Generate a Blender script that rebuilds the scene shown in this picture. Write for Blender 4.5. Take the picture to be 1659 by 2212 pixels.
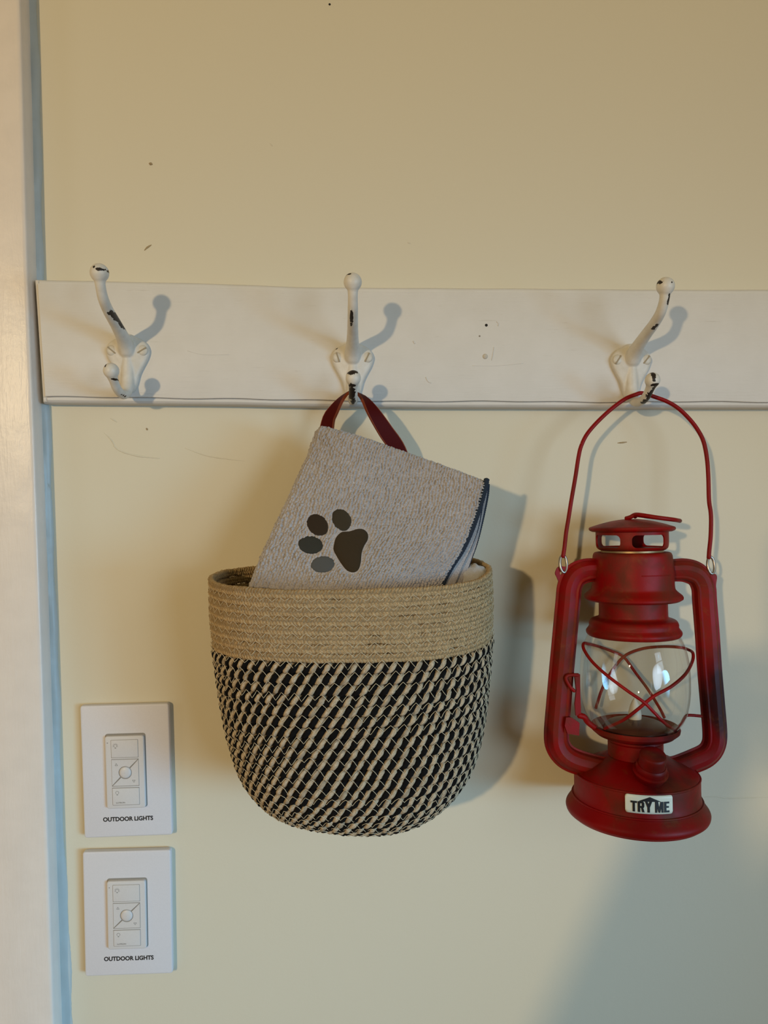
import bpy, bmesh, math, random
import numpy as np
from mathutils import Vector, Matrix
random.seed(7); rng = np.random.default_rng(7)
for o in list(bpy.data.objects): bpy.data.objects.remove(o)
SC = bpy.context.scene; COL = SC.collection

# ------------------------------------------------------------------ camera
W, H, F = 1659, 2212, 1600.0          # photograph frame, focal length in pixels
DIST = 0.63                           # camera to wall, metres
CZ = 1.45                             # camera height
YAW, PITCH, ROLL = math.atan(79.5/F), math.atan(76/F), -0.006
fw = Vector((math.sin(YAW)*math.cos(PITCH), math.cos(YAW)*math.cos(PITCH), -math.sin(PITCH)))
r0 = Vector((math.cos(YAW), -math.sin(YAW), 0)); u0 = r0.cross(fw)
cr = r0*math.cos(ROLL) + u0*math.sin(ROLL); cu = u0*math.cos(ROLL) - r0*math.sin(ROLL)
cam_pos = Vector((0, -DIST, CZ))
cd = bpy.data.cameras.new('camera'); cam = bpy.data.objects.new('camera', cd); COL.objects.link(cam)
M = Matrix((cr, cu, -fw)).transposed().to_4x4(); M.translation = cam_pos; cam.matrix_world = M
cd.sensor_fit = 'VERTICAL'; cd.sensor_height = 36; cd.lens = F/H*36; cd.clip_start = 0.01
SC.camera = cam
def P(u, v, d=0.0):
    """point that stands d metres proud of the wall plane (y=0)"""
    r = fw*F + cr*(u - W/2) - cu*(v - H/2)
    return cam_pos + r*((DIST - d)/r.y)

# ------------------------------------------------------------------ world + lights
w = bpy.data.worlds.new('world'); SC.world = w; w.use_nodes = True
w.node_tree.nodes['Background'].inputs[0].default_value = (1.0, 0.78, 0.32, 1)
w.node_tree.nodes['Background'].inputs[1].default_value = 0.22
def lamp(name, kind, loc, target, energy, color, **kw):
    l = bpy.data.lights.new(name, kind); l.energy = energy; l.color = color
    for k, x in kw.items(): setattr(l, k, x)
    o = bpy.data.objects.new(name, l); COL.objects.link(o); o.location = loc
    o.rotation_euler = (Vector(target) - Vector(loc)).to_track_quat('-Z', 'Y').to_euler()
    return o
lamp('ceiling_bulb', 'POINT', (-0.98, -2.1, CZ+0.31), (0, 0, CZ), 78, (1.0, 0.74, 0.41), shadow_soft_size=0.035)
lamp('window_daylight', 'SPOT', (1.15, -1.95, CZ-0.08), (0.20, 0, CZ-0.10), 66, (0.60, 0.80, 1.0), spot_size=math.radians(31), spot_blend=1.0, shadow_soft_size=0.42)
lamp('low_window_daylight', 'SPOT', (1.75, -1.75, CZ-0.40), (-0.50, 0, CZ-0.56), 208, (0.21, 0.60, 1.0), spot_size=math.radians(35), spot_blend=1.0, shadow_soft_size=0.46)
vs = SC.view_settings; vs.view_transform = 'Standard'; vs.look = 'None'; vs.gamma = 1; vs.use_curve_mapping = False
vs.exposure = 0.0

# ------------------------------------------------------------------ helpers
def inv(parent): return parent.matrix_world.inverted() if parent else Matrix.Identity(4)
def empty(name, loc, rot=(0, 0, 0), label=None, cat=None, group=None):
    o = bpy.data.objects.new(name, None); COL.objects.link(o); o.empty_display_size = 0.02
    o.matrix_world = Matrix.Translation(loc) @ __import__('mathutils').Euler(rot).to_matrix().to_4x4()
    tag(o, label, cat, group); return o
def tag(o, label=None, cat=None, group=None, kind=None):
    if label: o['label'] = label
    if cat: o['category'] = cat
    if group: o['group'] = group
    if kind: o['kind'] = kind
    return o
def obj(name, V, Fc, mat, parent=None, root=None, local=False, smooth=True, uv=None, midx=None, label=None, kind=None):
    """one mesh object. V in world space unless local (then in the space of root, the thing's empty)"""
    V = np.asarray(V, dtype=float)
    root = root or parent
    if root is not None and not local:
        m = np.array(inv(top(root))); V = V @ m[:3, :3].T + m[:3, 3]
    me = bpy.data.meshes.new(name)
    if isinstance(Fc, np.ndarray):
        n, k = Fc.shape
        me.vertices.add(len(V)); me.vertices.foreach_set('co', V.ravel())
        me.loops.add(n*k); me.loops.foreach_set('vertex_index', Fc.ravel().astype(np.int32))
        me.polygons.add(n); me.polygons.foreach_set('loop_start', np.arange(0, n*k, k, dtype=np.int32))
        me.update(calc_edges=True)
    else:
        me.from_pydata([tuple(v) for v in V], [], [tuple(int(i) for i in f) for f in Fc])
    for m_ in (mat if isinstance(mat, (list, tuple)) else [mat]): me.materials.append(m_)
    if midx is not None: me.polygons.foreach_set('material_index', np.asarray(midx, dtype=np.int32))
    if uv is not None:
        l = me.uv_layers.new(name='UVMap'); li = np.empty(len(me.loops), dtype=np.int32)
        me.loops.foreach_get('vertex_index', li); l.data.foreach_set('uv', np.asarray(uv)[li].ravel())
    me.polygons.foreach_set('use_smooth', [smooth]*len(me.polygons))
    me.update(); me.validate()
    o = bpy.data.objects.new(name, me); COL.objects.link(o)
    if parent is not None: o.parent = parent
    if label: o['label'] = label
    if kind: o['kind'] = kind
    return o
def top(o):
    while o.parent: o = o.parent
    return o
def fixn(o, angle=40):
    bm = bmesh.new(); bm.from_mesh(o.data); bmesh.ops.recalc_face_normals(bm, faces=bm.faces); bm.to_mesh(o.data); bm.free()
    if angle is not None:
        try: o.data.set_sharp_from_angle(angle=math.radians(angle))
        except Exception: pass
    return o
def mod(o, kind, **kw):
    m = o.modifiers.new(kind.lower(), kind)
    for k, x in kw.items(): setattr(m, k, x)
    return m
def bake(o):
    dg = bpy.context.evaluated_depsgraph_get(); dg.update()
    me = bpy.data.meshes.new_from_object(o.evaluated_get(dg)); o.modifiers.clear(); old = o.data; o.data = me; me.name = old.name + '_mesh'
    return o
def spline(pts, n, closed=False):
    """Catmull-Rom through pts (k x m) -> n samples, spaced by arc length"""
    p = np.asarray(pts, float)
    if closed: q = np.vstack([p[-1], p, p[0], p[1]])
    else: q = np.vstack([2*p[0]-p[1], p, 2*p[-1]-p[-2]])
    segs = len(q)-3; out = []
    for i in range(segs):
        t = np.linspace(0, 1, 24, endpoint=False)[:, None]; a, b, c, d = q[i:i+4]
        out.append(0.5*((2*b)+(-a+c)*t+(2*a-5*b+4*c-d)*t*t+(-a+3*b-3*c+d)*t**3))
    out = np.vstack(out + ([] if closed else [p[-1:]]))
    if closed: out = np.vstack([out, out[:1]])
    s = np.r_[0, np.cumsum(np.linalg.norm(np.diff(out[:, :3], axis=0), axis=1))]
    t = np.linspace(0, s[-1], n, endpoint=not closed)
    return np.stack([np.interp(t, s, out[:, k]) for k in range(out.shape[1])], 1)
def frames(path, closed=False, up=None):
    T = np.gradient(path, axis=0) if not closed else np.roll(path, -1, 0)-np.roll(path, 1, 0)
    T /= np.linalg.norm(T, axis=1)[:, None] + 1e-12
    if up is not None:
        B = np.cross(T, np.asarray(up, float)); B /= np.linalg.norm(B, axis=1)[:, None] + 1e-12
        return T, B, np.cross(B, T)
    N = np.zeros_like(path); a = np.array([0, 0, 1.0]) if abs(T[0, 2]) < 0.9 else np.array([1.0, 0, 0])
    N[0] = np.cross(T[0], a); N[0] /= np.linalg.norm(N[0])
    for i in range(1, len(path)):
        n = N[i-1]-T[i]*np.dot(N[i-1], T[i]); N[i] = n/np.linalg.norm(n)
    return T, N, np.cross(T, N)
def grid_faces(n, k, cn=False, ck=True, off=0):
    i = np.arange(n if cn else n-1)[:, None]; j = np.arange(k if ck else k-1)[None, :]
    a = i*k+j; b = i*k+(j+1) % k; c = ((i+1) % n)*k+(j+1) % k; d = ((i+1) % n)*k+j
    return np.stack([a, b, c, d], -1).reshape(-1, 4)+off
def tube(path, r, sides=8, closed=False, squash=None):
    path = np.asarray(path, float); n = len(path); r = np.broadcast_to(np.asarray(r, float), (n,))
    T, N, B = frames(path, closed)
    if not closed:                                  # rounded ends
        path = np.vstack([path[0]-T[0]*r[0]*0.6, path[0]-T[0]*r[0]*0.3, path, path[-1]+T[-1]*r[-1]*0.3, path[-1]+T[-1]*r[-1]*0.6])
        r = np.r_[r[0]*0.03, r[0]*0.75, r, r[-1]*0.75, r[-1]*0.03]
        N = np.vstack([N[0], N[0], N, N[-1], N[-1]]); B = np.vstack([B[0], B[0], B, B[-1], B[-1]]); n += 4
    a = np.arange(sides)/sides*2*np.pi
    V = path[:, None, :]+r[:, None, None]*(np.cos(a)[None, :, None]*N[:, None, :]+np.sin(a)[None, :, None]*B[:, None, :])
    s = np.r_[0, np.cumsum(np.linalg.norm(np.diff(path, axis=0), axis=1))]
    uv = np.stack(np.broadcast_arrays(s[:, None], (a/(2*np.pi))[None, :]), -1).reshape(-1, 2)
    return V.reshape(-1, 3), grid_faces(n, sides, closed), uv
def join(parts):
    V, Fs, U, o = [], [], [], 0
    for p in parts:
        V.append(p[0]); Fs.append(np.asarray(p[1])+o); o += len(p[0])
        U.append(p[2] if len(p) > 2 else np.zeros((len(p[0]), 2)))
    return np.vstack(V), np.vstack(Fs), np.vstack(U)
def lathe(prof, n=72, close=True, c=(0, 0, 0)):
    prof = np.asarray(prof, float); k = len(prof); a = np.arange(n)/n*2*np.pi
    V = np.stack([prof[None, :, 0]*np.sin(a)[:, None]+c[0], -prof[None, :, 0]*np.cos(a)[:, None]+c[1],
                  np.broadcast_to(prof[None, :, 1], (n, k))+c[2]], -1).reshape(-1, 3)
    return V, grid_faces(n, k, True, close)
def smoothprof(p, n): return spline(np.c_[np.asarray(p, float), np.zeros(len(p))], n)[:, :2]
def shell(outer, t):
    """closed profile: outer curve and an inner copy t thinner"""
    o = np.asarray(outer, float); d = np.gradient(o, axis=0); d /= np.linalg.norm(d, axis=1)[:, None]+1e-9
    nrm = np.c_[d[:, 1], -d[:, 0]]; i = o+nrm*t; i[:, 0] = np.maximum(i[:, 0], 0.0001)
    return np.vstack([o, i[::-1]])
def rbox(cx, cz, w_, h_, y0, y1, rad, bev, seg=5, rot=0.0, topscale=None):
    """rounded rectangular plate, back at y0 (protrusion), front at y1, returns world verts (x,z plane)"""
    def ring(w_, h_, rad, y):
        pts = []
        for qx, qz, a0 in ((1, 1, 0), (-1, 1, 90), (-1, -1, 180), (1, -1, 270)):
            for s in range(seg+1):
                a = math.radians(a0+90*s/seg)
                pts.append((qx*(w_/2-rad)+rad*math.cos(a), -y, qz*(h_/2-rad)+rad*math.sin(a)))
        return pts
    rs = [ring(w_, h_, rad, y0), ring(w_, h_, rad, y1-bev)]
    for t in (30, 60, 90):
        a = math.radians(t); ins = bev*(1-math.cos(a)); rs.append(ring(w_-2*ins, h_-2*ins, max(rad-ins, 1e-4), y1-bev+bev*math.sin(a)))
    n = len(rs[0]); V = np.array([p for r in rs for p in r])
    Fc = [tuple(f) for f in grid_faces(len(rs), n)]+[tuple(range(n))[::-1], tuple(range((len(rs)-1)*n, len(rs)*n))]
    c, s = math.cos(rot), math.sin(rot); x = V[:, 0]*c-V[:, 2]*s; z = V[:, 0]*s+V[:, 2]*c
    return np.c_[x+cx, V[:, 1], z+cz], Fc
def extrude(poly, y0, y1):
    """poly list of (x,z) -> prism between protrusions y0 and y1"""
    n = len(poly); V = [(x, -y0, z) for x, z in poly]+[(x, -y1, z) for x, z in poly]
    return np.array(V), [tuple(range(n))[::-1], tuple(range(n, 2*n))]+[(i, (i+1) % n, n+(i+1) % n, n+i) for i in range(n)]
def text_obj(name, body, size, mat, parent, M_, extrude_=0.0001, offset=0.0, sx=1.0, label=None, spacing=1.0):
    c = bpy.data.curves.new(name, 'FONT'); c.body = body; c.size = size; c.align_x = 'CENTER'; c.align_y = 'CENTER'
    c.extrude = extrude_; c.offset = offset; c.space_character = spacing; c.resolution_u = 4
    t = bpy.data.objects.new(name, c); COL.objects.link(t)
    dg = bpy.context.evaluated_depsgraph_get(); dg.update(); me = bpy.data.meshes.new_from_object(t.evaluated_get(dg))
    bpy.data.objects.remove(t); me.name = name
    me.transform(M_ @ Matrix.Diagonal((sx, 1, 1, 1))); me.materials.clear(); me.materials.append(mat)
    o = bpy.data.objects.new(name, me); COL.objects.link(o); o.parent = parent
    if label: o['label'] = label
    return o

# ------------------------------------------------------------------ materials
class N:
    def __init__(s, name):
        s.m = bpy.data.materials.new(name); s.m.use_nodes = True; s.t = s.m.node_tree; s.n = s.t.nodes
        s.b = s.n['Principled BSDF']; s.out = s.n['Material Output']
    def node(s, kind, **kw):
        x = s.n.new(kind)
        for k, v in kw.items(): setattr(x, k, v)
        return x
    def link(s, a, b): s.t.links.new(a, b)
    def coords(s, which='Object', scale=(1, 1, 1), rot=(0, 0, 0)):
        tc = s.node('ShaderNodeTexCoord'); mp = s.node('ShaderNodeMapping'); s.link(tc.outputs[which], mp.inputs[0])
        mp.inputs['Scale'].default_value = scale; mp.inputs['Rotation'].default_value = rot; return mp.outputs[0]
    def noise(s, vec, scale, detail=4, rough=0.55, dist=0.0):
        x = s.node('ShaderNodeTexNoise'); x.inputs['Scale'].default_value = scale; x.inputs['Detail'].default_value = detail
        x.inputs['Roughness'].default_value = rough; x.inputs['Distortion'].default_value = dist
        if vec is not None: s.link(vec, x.inputs['Vector'])
        return x.outputs['Fac']
    def ramp(s, fac, stops):
        x = s.node('ShaderNodeValToRGB'); s.link(fac, x.inputs[0]); e = x.color_ramp.elements
        while len(e) < len(stops): e.new(0.5)
        for el, (p, c) in zip(e, stops): el.position = p; el.color = (c, c, c, 1) if isinstance(c, (int, float)) else (*c, 1)
        return x.outputs[0]
    def mix(s, fac, a, b, mode='MIX'):
        x = s.node('ShaderNodeMix', data_type='RGBA', blend_type=mode)
        for i, v in ((0, fac), (6, a), (7, b)):
            if isinstance(v, (int, float)): x.inputs[i].default_value = v
            elif isinstance(v, tuple): x.inputs[i].default_value = (*v, 1)
            else: s.link(v, x.inputs[i])
        return x.outputs[2]
    def math(s, op, a, b=None, c=None):
        x = s.node('ShaderNodeMath', operation=op)
        for i, v in enumerate((a, b, c)):
            if v is None: continue
            if isinstance(v, (int, float)): x.inputs[i].default_value = v
            else: s.link(v, x.inputs[i])
        return x.outputs[0]
    def bump(s, h, strength=0.3, dist=0.001, prev=None):
        x = s.node('ShaderNodeBump'); x.inputs['Strength'].default_value = strength; x.inputs['Distance'].default_value = dist
        s.link(h, x.inputs['Height'])
        if prev is not None: s.link(prev, x.inputs['Normal'])
        return x.outputs[0]
    def set(s, color=None, rough=None, spec=None, metal=None, normal=None, **kw):
        for k, v in (('Base Color', color), ('Roughness', rough), ('Specular IOR Level', spec), ('Metallic', metal), ('Normal', normal)):
            if v is None: continue
            if isinstance(v, (int, float)): s.b.inputs[k].default_value = v
            elif isinstance(v, tuple): s.b.inputs[k].default_value = (*v, 1)
            else: s.link(v, s.b.inputs[k])
        for k, v in kw.items(): s.b.inputs[k.replace('_', ' ')].default_value = v
        return s.m

def m_wall():
    n = N('wall_paint'); c = n.coords()
    big = n.noise(c, 2.2, 3); fine = n.noise(c, 900, 3, 0.6); roll = n.noise(c, 260, 3, 0.6); wav = n.noise(c, 14, 3)
    col = n.mix(n.ramp(big, [(0.3, 0.0), (0.75, 1.0)]), (0.66, 0.60, 0.455), (0.64, 0.59, 0.46))
    b = n.bump(roll, 0.16, 0.0006); b = n.bump(fine, 0.12, 0.0003, b); b = n.bump(wav, 0.12, 0.004, b)
    return n.set(col, 0.55, 0.3, normal=b)
def m_gloss_white(name, col=(0.66, 0.60, 0.53), rough=0.32):
    n = N(name); c = n.coords(scale=(1, 1, 0.12)); br = n.noise(c, 420, 4, 0.6); c2 = n.coords(); lump = n.noise(c2, 60, 4)
    b = n.bump(br, 0.35, 0.0006); b = n.bump(lump, 0.2, 0.0016, b); fine = n.noise(c2, 1000, 2); b = n.bump(fine, 0.12, 0.0003, b)
    return n.set(n.mix(n.ramp(lump, [(0.35, 0.0), (0.7, 1.0)]), col, tuple(x*0.95 for x in col)), rough, 0.45, normal=b)
def m_board():
    n = N('board_paint'); g = n.coords(scale=(0.06, 1, 1)); grain = n.noise(g, 700, 4, 0.65); c = n.coords()
    fine = n.noise(c, 900, 2); spots = n.noise(c, 45, 3)
    col = n.mix(n.ramp(spots, [(0.3, 0.0), (0.8, 1.0)]), (0.665, 0.64, 0.60), (0.63, 0.605, 0.56))
    crk = n.ramp(grain, [(0.66, 0.0), (0.72, 1.0)]); col = n.mix(n.math('MULTIPLY', crk, 0.22), col, (0.35, 0.30, 0.24))
    b = n.bump(grain, 0.28, 0.0005); b = n.bump(fine, 0.15, 0.0003, b)
    return n.set(col, 0.5, 0.35, normal=b)
def m_plain(name, col, rough=0.5, spec=0.4, metal=0.0, nscale=None, nstr=0.1):
    n = N(name); kw = {}
    c = n.coords(); v = n.noise(c, nscale or 300, 3)
    return n.set(n.mix(n.ramp(v, [(0.3, 0.0), (0.7, 1.0)]), col, tuple(x*0.96 for x in col)), rough, spec, metal, normal=n.bump(v, nstr, 0.0004))
def m_chipped(name, chips):
    """white enamel over dark iron, with chips (centre, radii) where the paint has come off"""
    n = N(name); tc = n.node('ShaderNodeTexCoord'); ob = tc.outputs['Object']
    ed = n.noise(ob, 420, 3, 0.6); fine = n.noise(ob, 1300, 3); lum = n.noise(ob, 160, 3)
    mask = None
    for ctr, rad in chips:
        s = n.node('ShaderNodeVectorMath', operation='SUBTRACT'); n.link(ob, s.inputs[0]); s.inputs[1].default_value = ctr
        k = n.node('ShaderNodeVectorMath', operation='MULTIPLY'); n.link(s.outputs[0], k.inputs[0]); k.inputs[1].default_value = tuple(1/x for x in rad)
        L = n.node('ShaderNodeVectorMath', operation='LENGTH'); n.link(k.outputs[0], L.inputs[0])
        e = n.math('ADD', L.outputs['Value'], n.math('MULTIPLY', n.math('SUBTRACT', ed, 0.5), 1.7))
        c = n.math('LESS_THAN', e, 1.0); mask = c if mask is None else n.math('MAXIMUM', mask, c)
    base = n.mix(n.ramp(lum, [(0.35, 0.0), (0.8, 1.0)]), (0.66, 0.63, 0.57), (0.58, 0.54, 0.47))
    col = n.mix(mask, base, (0.018, 0.012, 0.010)) if mask is not None else base
    b = n.bump(fine, 0.25, 0.0003); b = n.bump(lum, 0.25, 0.0008, b)
    if mask is not None: b = n.bump(n.math('SUBTRACT', 1.0, mask), 0.6, 0.0004, b)
    return n.set(col, 0.42, 0.4, normal=b)
def m_fibre(name, ca, cb, rough=0.85, su=60, sv=5, spec=0.12):
    n = N(name); uv = n.coords('UV', (su, sv, 1)); f = n.noise(uv, 7, 4, 0.75); big = n.noise(n.coords(), 90, 3); g = n.noise(n.coords('UV', (su*2.2, sv*2.0, 1)), 9, 2, 0.6)
    f2 = n.math('ADD', n.math('MULTIPLY', f, 0.65), n.math('MULTIPLY', g, 0.35))
    col = n.mix(n.ramp(f2, [(0.40, 0.0), (0.60, 1.0)]), ca, cb); col = n.mix(n.math('MULTIPLY', big, 0.35), col, tuple(x*0.8 for x in ca))  # low fibres take the dark tone: crevice shade put into the colour
    return n.set(col, rough, spec, normal=n.bump(f2, 1.0, 0.0011))
def m_terry(name, ca, cb):
    n = N(name); c = n.coords(); f = n.noise(c, 1500, 3, 0.7); g = n.noise(c, 500, 3); big = n.noise(c, 18, 3)
    col = n.mix(n.ramp(f, [(0.25, 0.0), (0.75, 1.0)]), ca, cb); col = n.mix(n.ramp(big, [(0.35, 0.0), (0.8, 0.30)]), col, (0.22, 0.17, 0.14))  # dark tone follows the bump, so loop crevices are shaded by colour
    return n.set(col, 0.95, 0.1, normal=n.bump(f, 0.8, 0.0007, n.bump(g, 0.5, 0.0009)), Sheen_Weight=0.35, Sheen_Roughness=0.6)
def m_stitch(name, col, ang=0.0, sc=700):
    n = N(name); c = n.coords(scale=(1, 1, 1), rot=(0, ang, 0)); wv = n.node('ShaderNodeTexWave'); wv.inputs['Scale'].default_value = sc
    wv.inputs['Distortion'].default_value = 1.2; wv.bands_direction = 'Z'; n.link(c, wv.inputs[0]); f = n.noise(c, 1600, 2)
    h = n.math('ADD', wv.outputs['Fac'], n.math('MULTIPLY', f, 0.6))
    return n.set(n.mix(wv.outputs['Fac'], tuple(x*0.6 for x in col), tuple(x*1.15 for x in col)), 0.7, 0.25, normal=n.bump(h, 0.7, 0.0005))
def m_red(name='lantern_red', rust=1.0, col=(0.225, 0.0006, 0.0009)):
    n = N(name); c = n.coords(); a = n.noise(c, 28, 5, 0.6, 0.3); f = n.noise(c, 900, 3, 0.7); d = n.noise(c, 75, 5, 0.7, 0.5)
    p = n.noise(n.coords(scale=(1, 1, 0.6), rot=(0.3, 0.5, 0.1)), 17, 4, 0.55)
    cc = n.mix(n.ramp(a, [(0.45, 0.0), (0.65, 0.85*rust)]), col, (0.095, 0.016, 0.005))
    cc = n.mix(n.ramp(p, [(0.54, 0.0), (0.67, 0.9*rust)]), cc, (0.022, 0.0015, 0.0012))
    cc = n.mix(n.ramp(d, [(0.58, 0.0), (0.78, 0.55*rust)]), cc, (0.19, 0.050, 0.012))
    sp = n.noise(c, 260, 2, 0.5); cc = n.mix(n.ramp(sp, [(0.735, 0.0), (0.75, 1.0-rust if rust < 1 else 0.0)]), cc, (0.42, 0.33, 0.30))
    r = n.ramp(a, [(0.3, 0.40), (0.75, 0.62)])
    return n.set(cc, r, 0.20, normal=n.bump(f, 0.25, 0.0003))

WALL, TRIM, BOARD = m_wall(), m_gloss_white('casing_paint', (0.76, 0.68, 0.60)), m_board()
CAULK = m_gloss_white('caulk_paint', (0.50, 0.52, 0.49), 0.4)
PLATE = m_plain('plate_plastic', (0.66, 0.635, 0.64), 0.4, 0.4, nscale=900, nstr=0.08)
BUTTON = m_plain('button_plastic', (0.63, 0.60, 0.575), 0.38, 0.4, nscale=900, nstr=0.05)
GAP_SHADE = m_plain('switch_gap', (0.26, 0.235, 0.20), 0.7)  # darker tone standing in for shade in the switch gaps
INK = m_plain('black_ink', (0.012, 0.012, 0.014), 0.5)
ICON = m_plain('grey_ink', (0.16, 0.15, 0.13), 0.6)
SCREW = m_plain('screw_paint', (0.60, 0.56, 0.48), 0.4, nscale=700, nstr=0.3)
HOLE = m_plain('nail_hole_dark', (0.02, 0.018, 0.015), 0.9)
JUTE = m_fibre('jute', (0.32, 0.185, 0.070), (0.97, 0.74, 0.43), su=90, sv=4)
JUTE2 = m_fibre('jute_pale', (0.38, 0.27, 0.15), (0.96, 0.80, 0.58), su=90, sv=4)
BLACKY = m_fibre('black_yarn', (0.003, 0.003, 0.003), (0.012, 0.011, 0.011), su=90, sv=4)
THREAD = m_plain('sewing_thread', (0.66, 0.56, 0.38), 0.6)
TERRY = m_terry('terry_grey', (0.22, 0.195, 0.185), (0.63, 0.58, 0.565))
NAVY = m_stitch('navy_overlock', (0.022, 0.034, 0.055), 0.9, 420)
LEATH = m_plain('leather', (0.060, 0.0016, 0.0008), 0.6, 0.10, nscale=500, nstr=0.3)
LEATHE = m_plain('leather_edge', (0.20, 0.042, 0.014), 0.6, 0.15, nscale=600, nstr=0.4)
RED, REDW = m_red(), m_red('lantern_wire_red', 0.55, (0.26, 0.002, 0.003))
STEEL = m_plain('ring_steel', (0.42, 0.38, 0.34), 0.35, 0.5, 0.9)
BRASS = m_plain('brass_collar', (0.35, 0.24, 0.12), 0.45, 0.5, 0.7)
FLAME = m_plain('candle_tip', (0.62, 0.57, 0.48), 0.45)
STICK = m_plain('sticker_paper', (0.80, 0.78, 0.62), 0.35, 0.4, nscale=200, nstr=0.03)
def m_glass():
    n = N('globe_glass'); n.n.remove(n.b); tr = n.node('ShaderNodeBsdfTransparent'); gl = n.node('ShaderNodeBsdfGlossy'); fr = n.node('ShaderNodeLayerWeight'); fr.inputs[0].default_value = 0.5
    tr.inputs[0].default_value = (0.955, 0.95, 0.93, 1); gl.inputs['Roughness'].default_value = 0.02
    mx = n.node('ShaderNodeMixShader'); bm_ = n.bump(n.noise(n.coords(), 28, 2), 0.2, 0.002)
    n.link(bm_, gl.inputs['Normal']); n.link(n.math('MULTIPLY_ADD', n.math('POWER', fr.outputs['Facing'], 3.5), 0.55, 0.075), mx.inputs[0]); n.link(tr.outputs[0], mx.inputs[1]); n.link(gl.outputs[0], mx.inputs[2])
    n.link(mx.outputs[0], n.out.inputs[0]); return n.m
GLASS = m_glass()

# ------------------------------------------------------------------ structure
wallo = obj('wall_back', [(-3, 0, 0), (3, 0, 0), (3, 0, 2.7), (-3, 0, 2.7), (-3, 0.12, 0), (3, 0.12, 0), (3, 0.12, 2.7), (-3, 0.12, 2.7)],
            [(0, 1, 2, 3), (7, 6, 5, 4), (0, 4, 5, 1), (3, 2, 6, 7), (1, 5, 6, 2), (0, 3, 7, 4)], WALL, smooth=False)
tag(wallo, kind='structure')
flo = obj('floor', [(-3, -4, -0.02), (3, -4, -0.02), (3, 0.12, -0.02), (-3, 0.12, -0.02), (-3, -4, 0), (3, -4, 0), (3, 0.12, 0), (-3, 0.12, 0)],
          [(3, 2, 1, 0), (4, 5, 6, 7), (0, 1, 5, 4), (1, 2, 6, 5), (2, 3, 7, 6), (3, 0, 4, 7)], m_plain('floor_wood', (0.30, 0.19, 0.10), 0.4), smooth=False)
tag(flo, kind='structure')
def room_window(name, cx_, cy_, cz_, w_, h_, yaw, strength, tint):
    f = Matrix.Translation((cx_, cy_, cz_)) @ Matrix.Rotation(yaw, 4, 'Z'); bars = []
    for x0_, x1_, z0_, z1_ in ((-w_/2-.06, w_/2+.06, h_/2, h_/2+.06), (-w_/2-.06, w_/2+.06, -h_/2-.06, -h_/2), (-w_/2-.06, -w_/2, -h_/2, h_/2), (w_/2, w_/2+.06, -h_/2, h_/2), (-w_/2, w_/2, -.02, .02)):
        bars.append((np.array([(x, y, z) for y in (-.03, .03) for x, z in ((x0_, z0_), (x1_, z0_), (x1_, z1_), (x0_, z1_))]), np.array([(0, 1, 2, 3), (7, 6, 5, 4), (0, 4, 5, 1), (1, 5, 6, 2), (2, 6, 7, 3), (3, 7, 4, 0)])))
    V, Fc, _ = join(bars); m = np.array(f); V = V @ m[:3, :3].T+m[:3, 3]; fr_ = obj(name, V, Fc, TRIM, smooth=False); fixn(fr_, 30); tag(fr_, kind='structure')
    e = N('window_sky_'+name); e.set((0.0, 0.0, 0.0), 1.0); e.b.inputs['Emission Color'].default_value = (*tint, 1); e.b.inputs['Emission Strength'].default_value = strength
    q = np.array([(-w_/2, 0, -h_/2), (w_/2, 0, -h_/2), (w_/2, 0, h_/2), (-w_/2, 0, h_/2)]) @ m[:3, :3].T+m[:3, 3]; obj('pane', q, [(0, 1, 2, 3)], e.m, parent=fr_, root=fr_, smooth=False)
room_window('window_1', 2.25, -3.05, CZ+0.75, 0.95, 1.5, math.radians(35), 3.4, (0.72, 0.86, 1.0))
room_window('window_2', -2.55, -1.5, CZ+0.35, 0.55, 1.4, math.radians(-62), 1.8, (0.85, 0.92, 1.0))
# door casing on the left: thick board, front edge eased, a run of caulk along the wall
edge = [(43, 0), (58.5, 560), (74, 960), (93, 1500), (116, 2212)]
def ext(pts, d):      # extrapolate the line well past the frame
    q = [np.array(P(u, v, d)) for u, v in pts]; a, b = q[0], q[-1]
    top_ = a+(a-b)/(a-b)[2]*(2.25-a[2]); bot = b+(b-a)/(b-a)[2]*(0.0-b[2]); return [top_]+q+[bot]
ed = spline(np.array(ext(edge, 0.021)), 160)
T_ = 0.021; e = 0.0022
prof = [(0.0, 0.0), (0.0, T_-e), (-0.0006, T_-e*0.4), (-e*0.6, T_-0.0003), (-e*1.6, T_), (-0.125, T_), (-0.13, T_-0.004), (-0.13, 0.0)]
V = np.array([[p[0]+q[0]+0.0*q[1], -q[1], p[2]] for p in ed for q in prof])
o = obj('trim_1', V, grid_faces(len(ed), len(prof)), TRIM); fixn(o, 50); tag(o, kind='structure')
ends = [tuple(range(len(prof)))[::-1]]
cau = []
for i, p in enumerate(spline(np.array(ext(edge, 0.021)), 900)):
    wob = 0.0006*math.sin(i*0.21)+0.0005*math.sin(i*0.067+1)+random.uniform(-0.00022, 0.00022)
    wid = 0.0048+wob+(0.004 if p[2] < CZ-0.25 else 0.0)*min(1, (CZ-0.25-p[2])/0.3)
    for q in ((0.0, 0.0035), (wid*0.45, 0.0026+wob), (wid*0.8, 0.0016), (wid, 0.0002), (wid, -0.0005), (0, -0.0005)): cau.append((p[0]+q[0], -q[1], p[2]))
o = obj('trim_2', cau, grid_faces(900, 6), CAULK); fixn(o, 60); tag(o, kind='structure')

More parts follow.
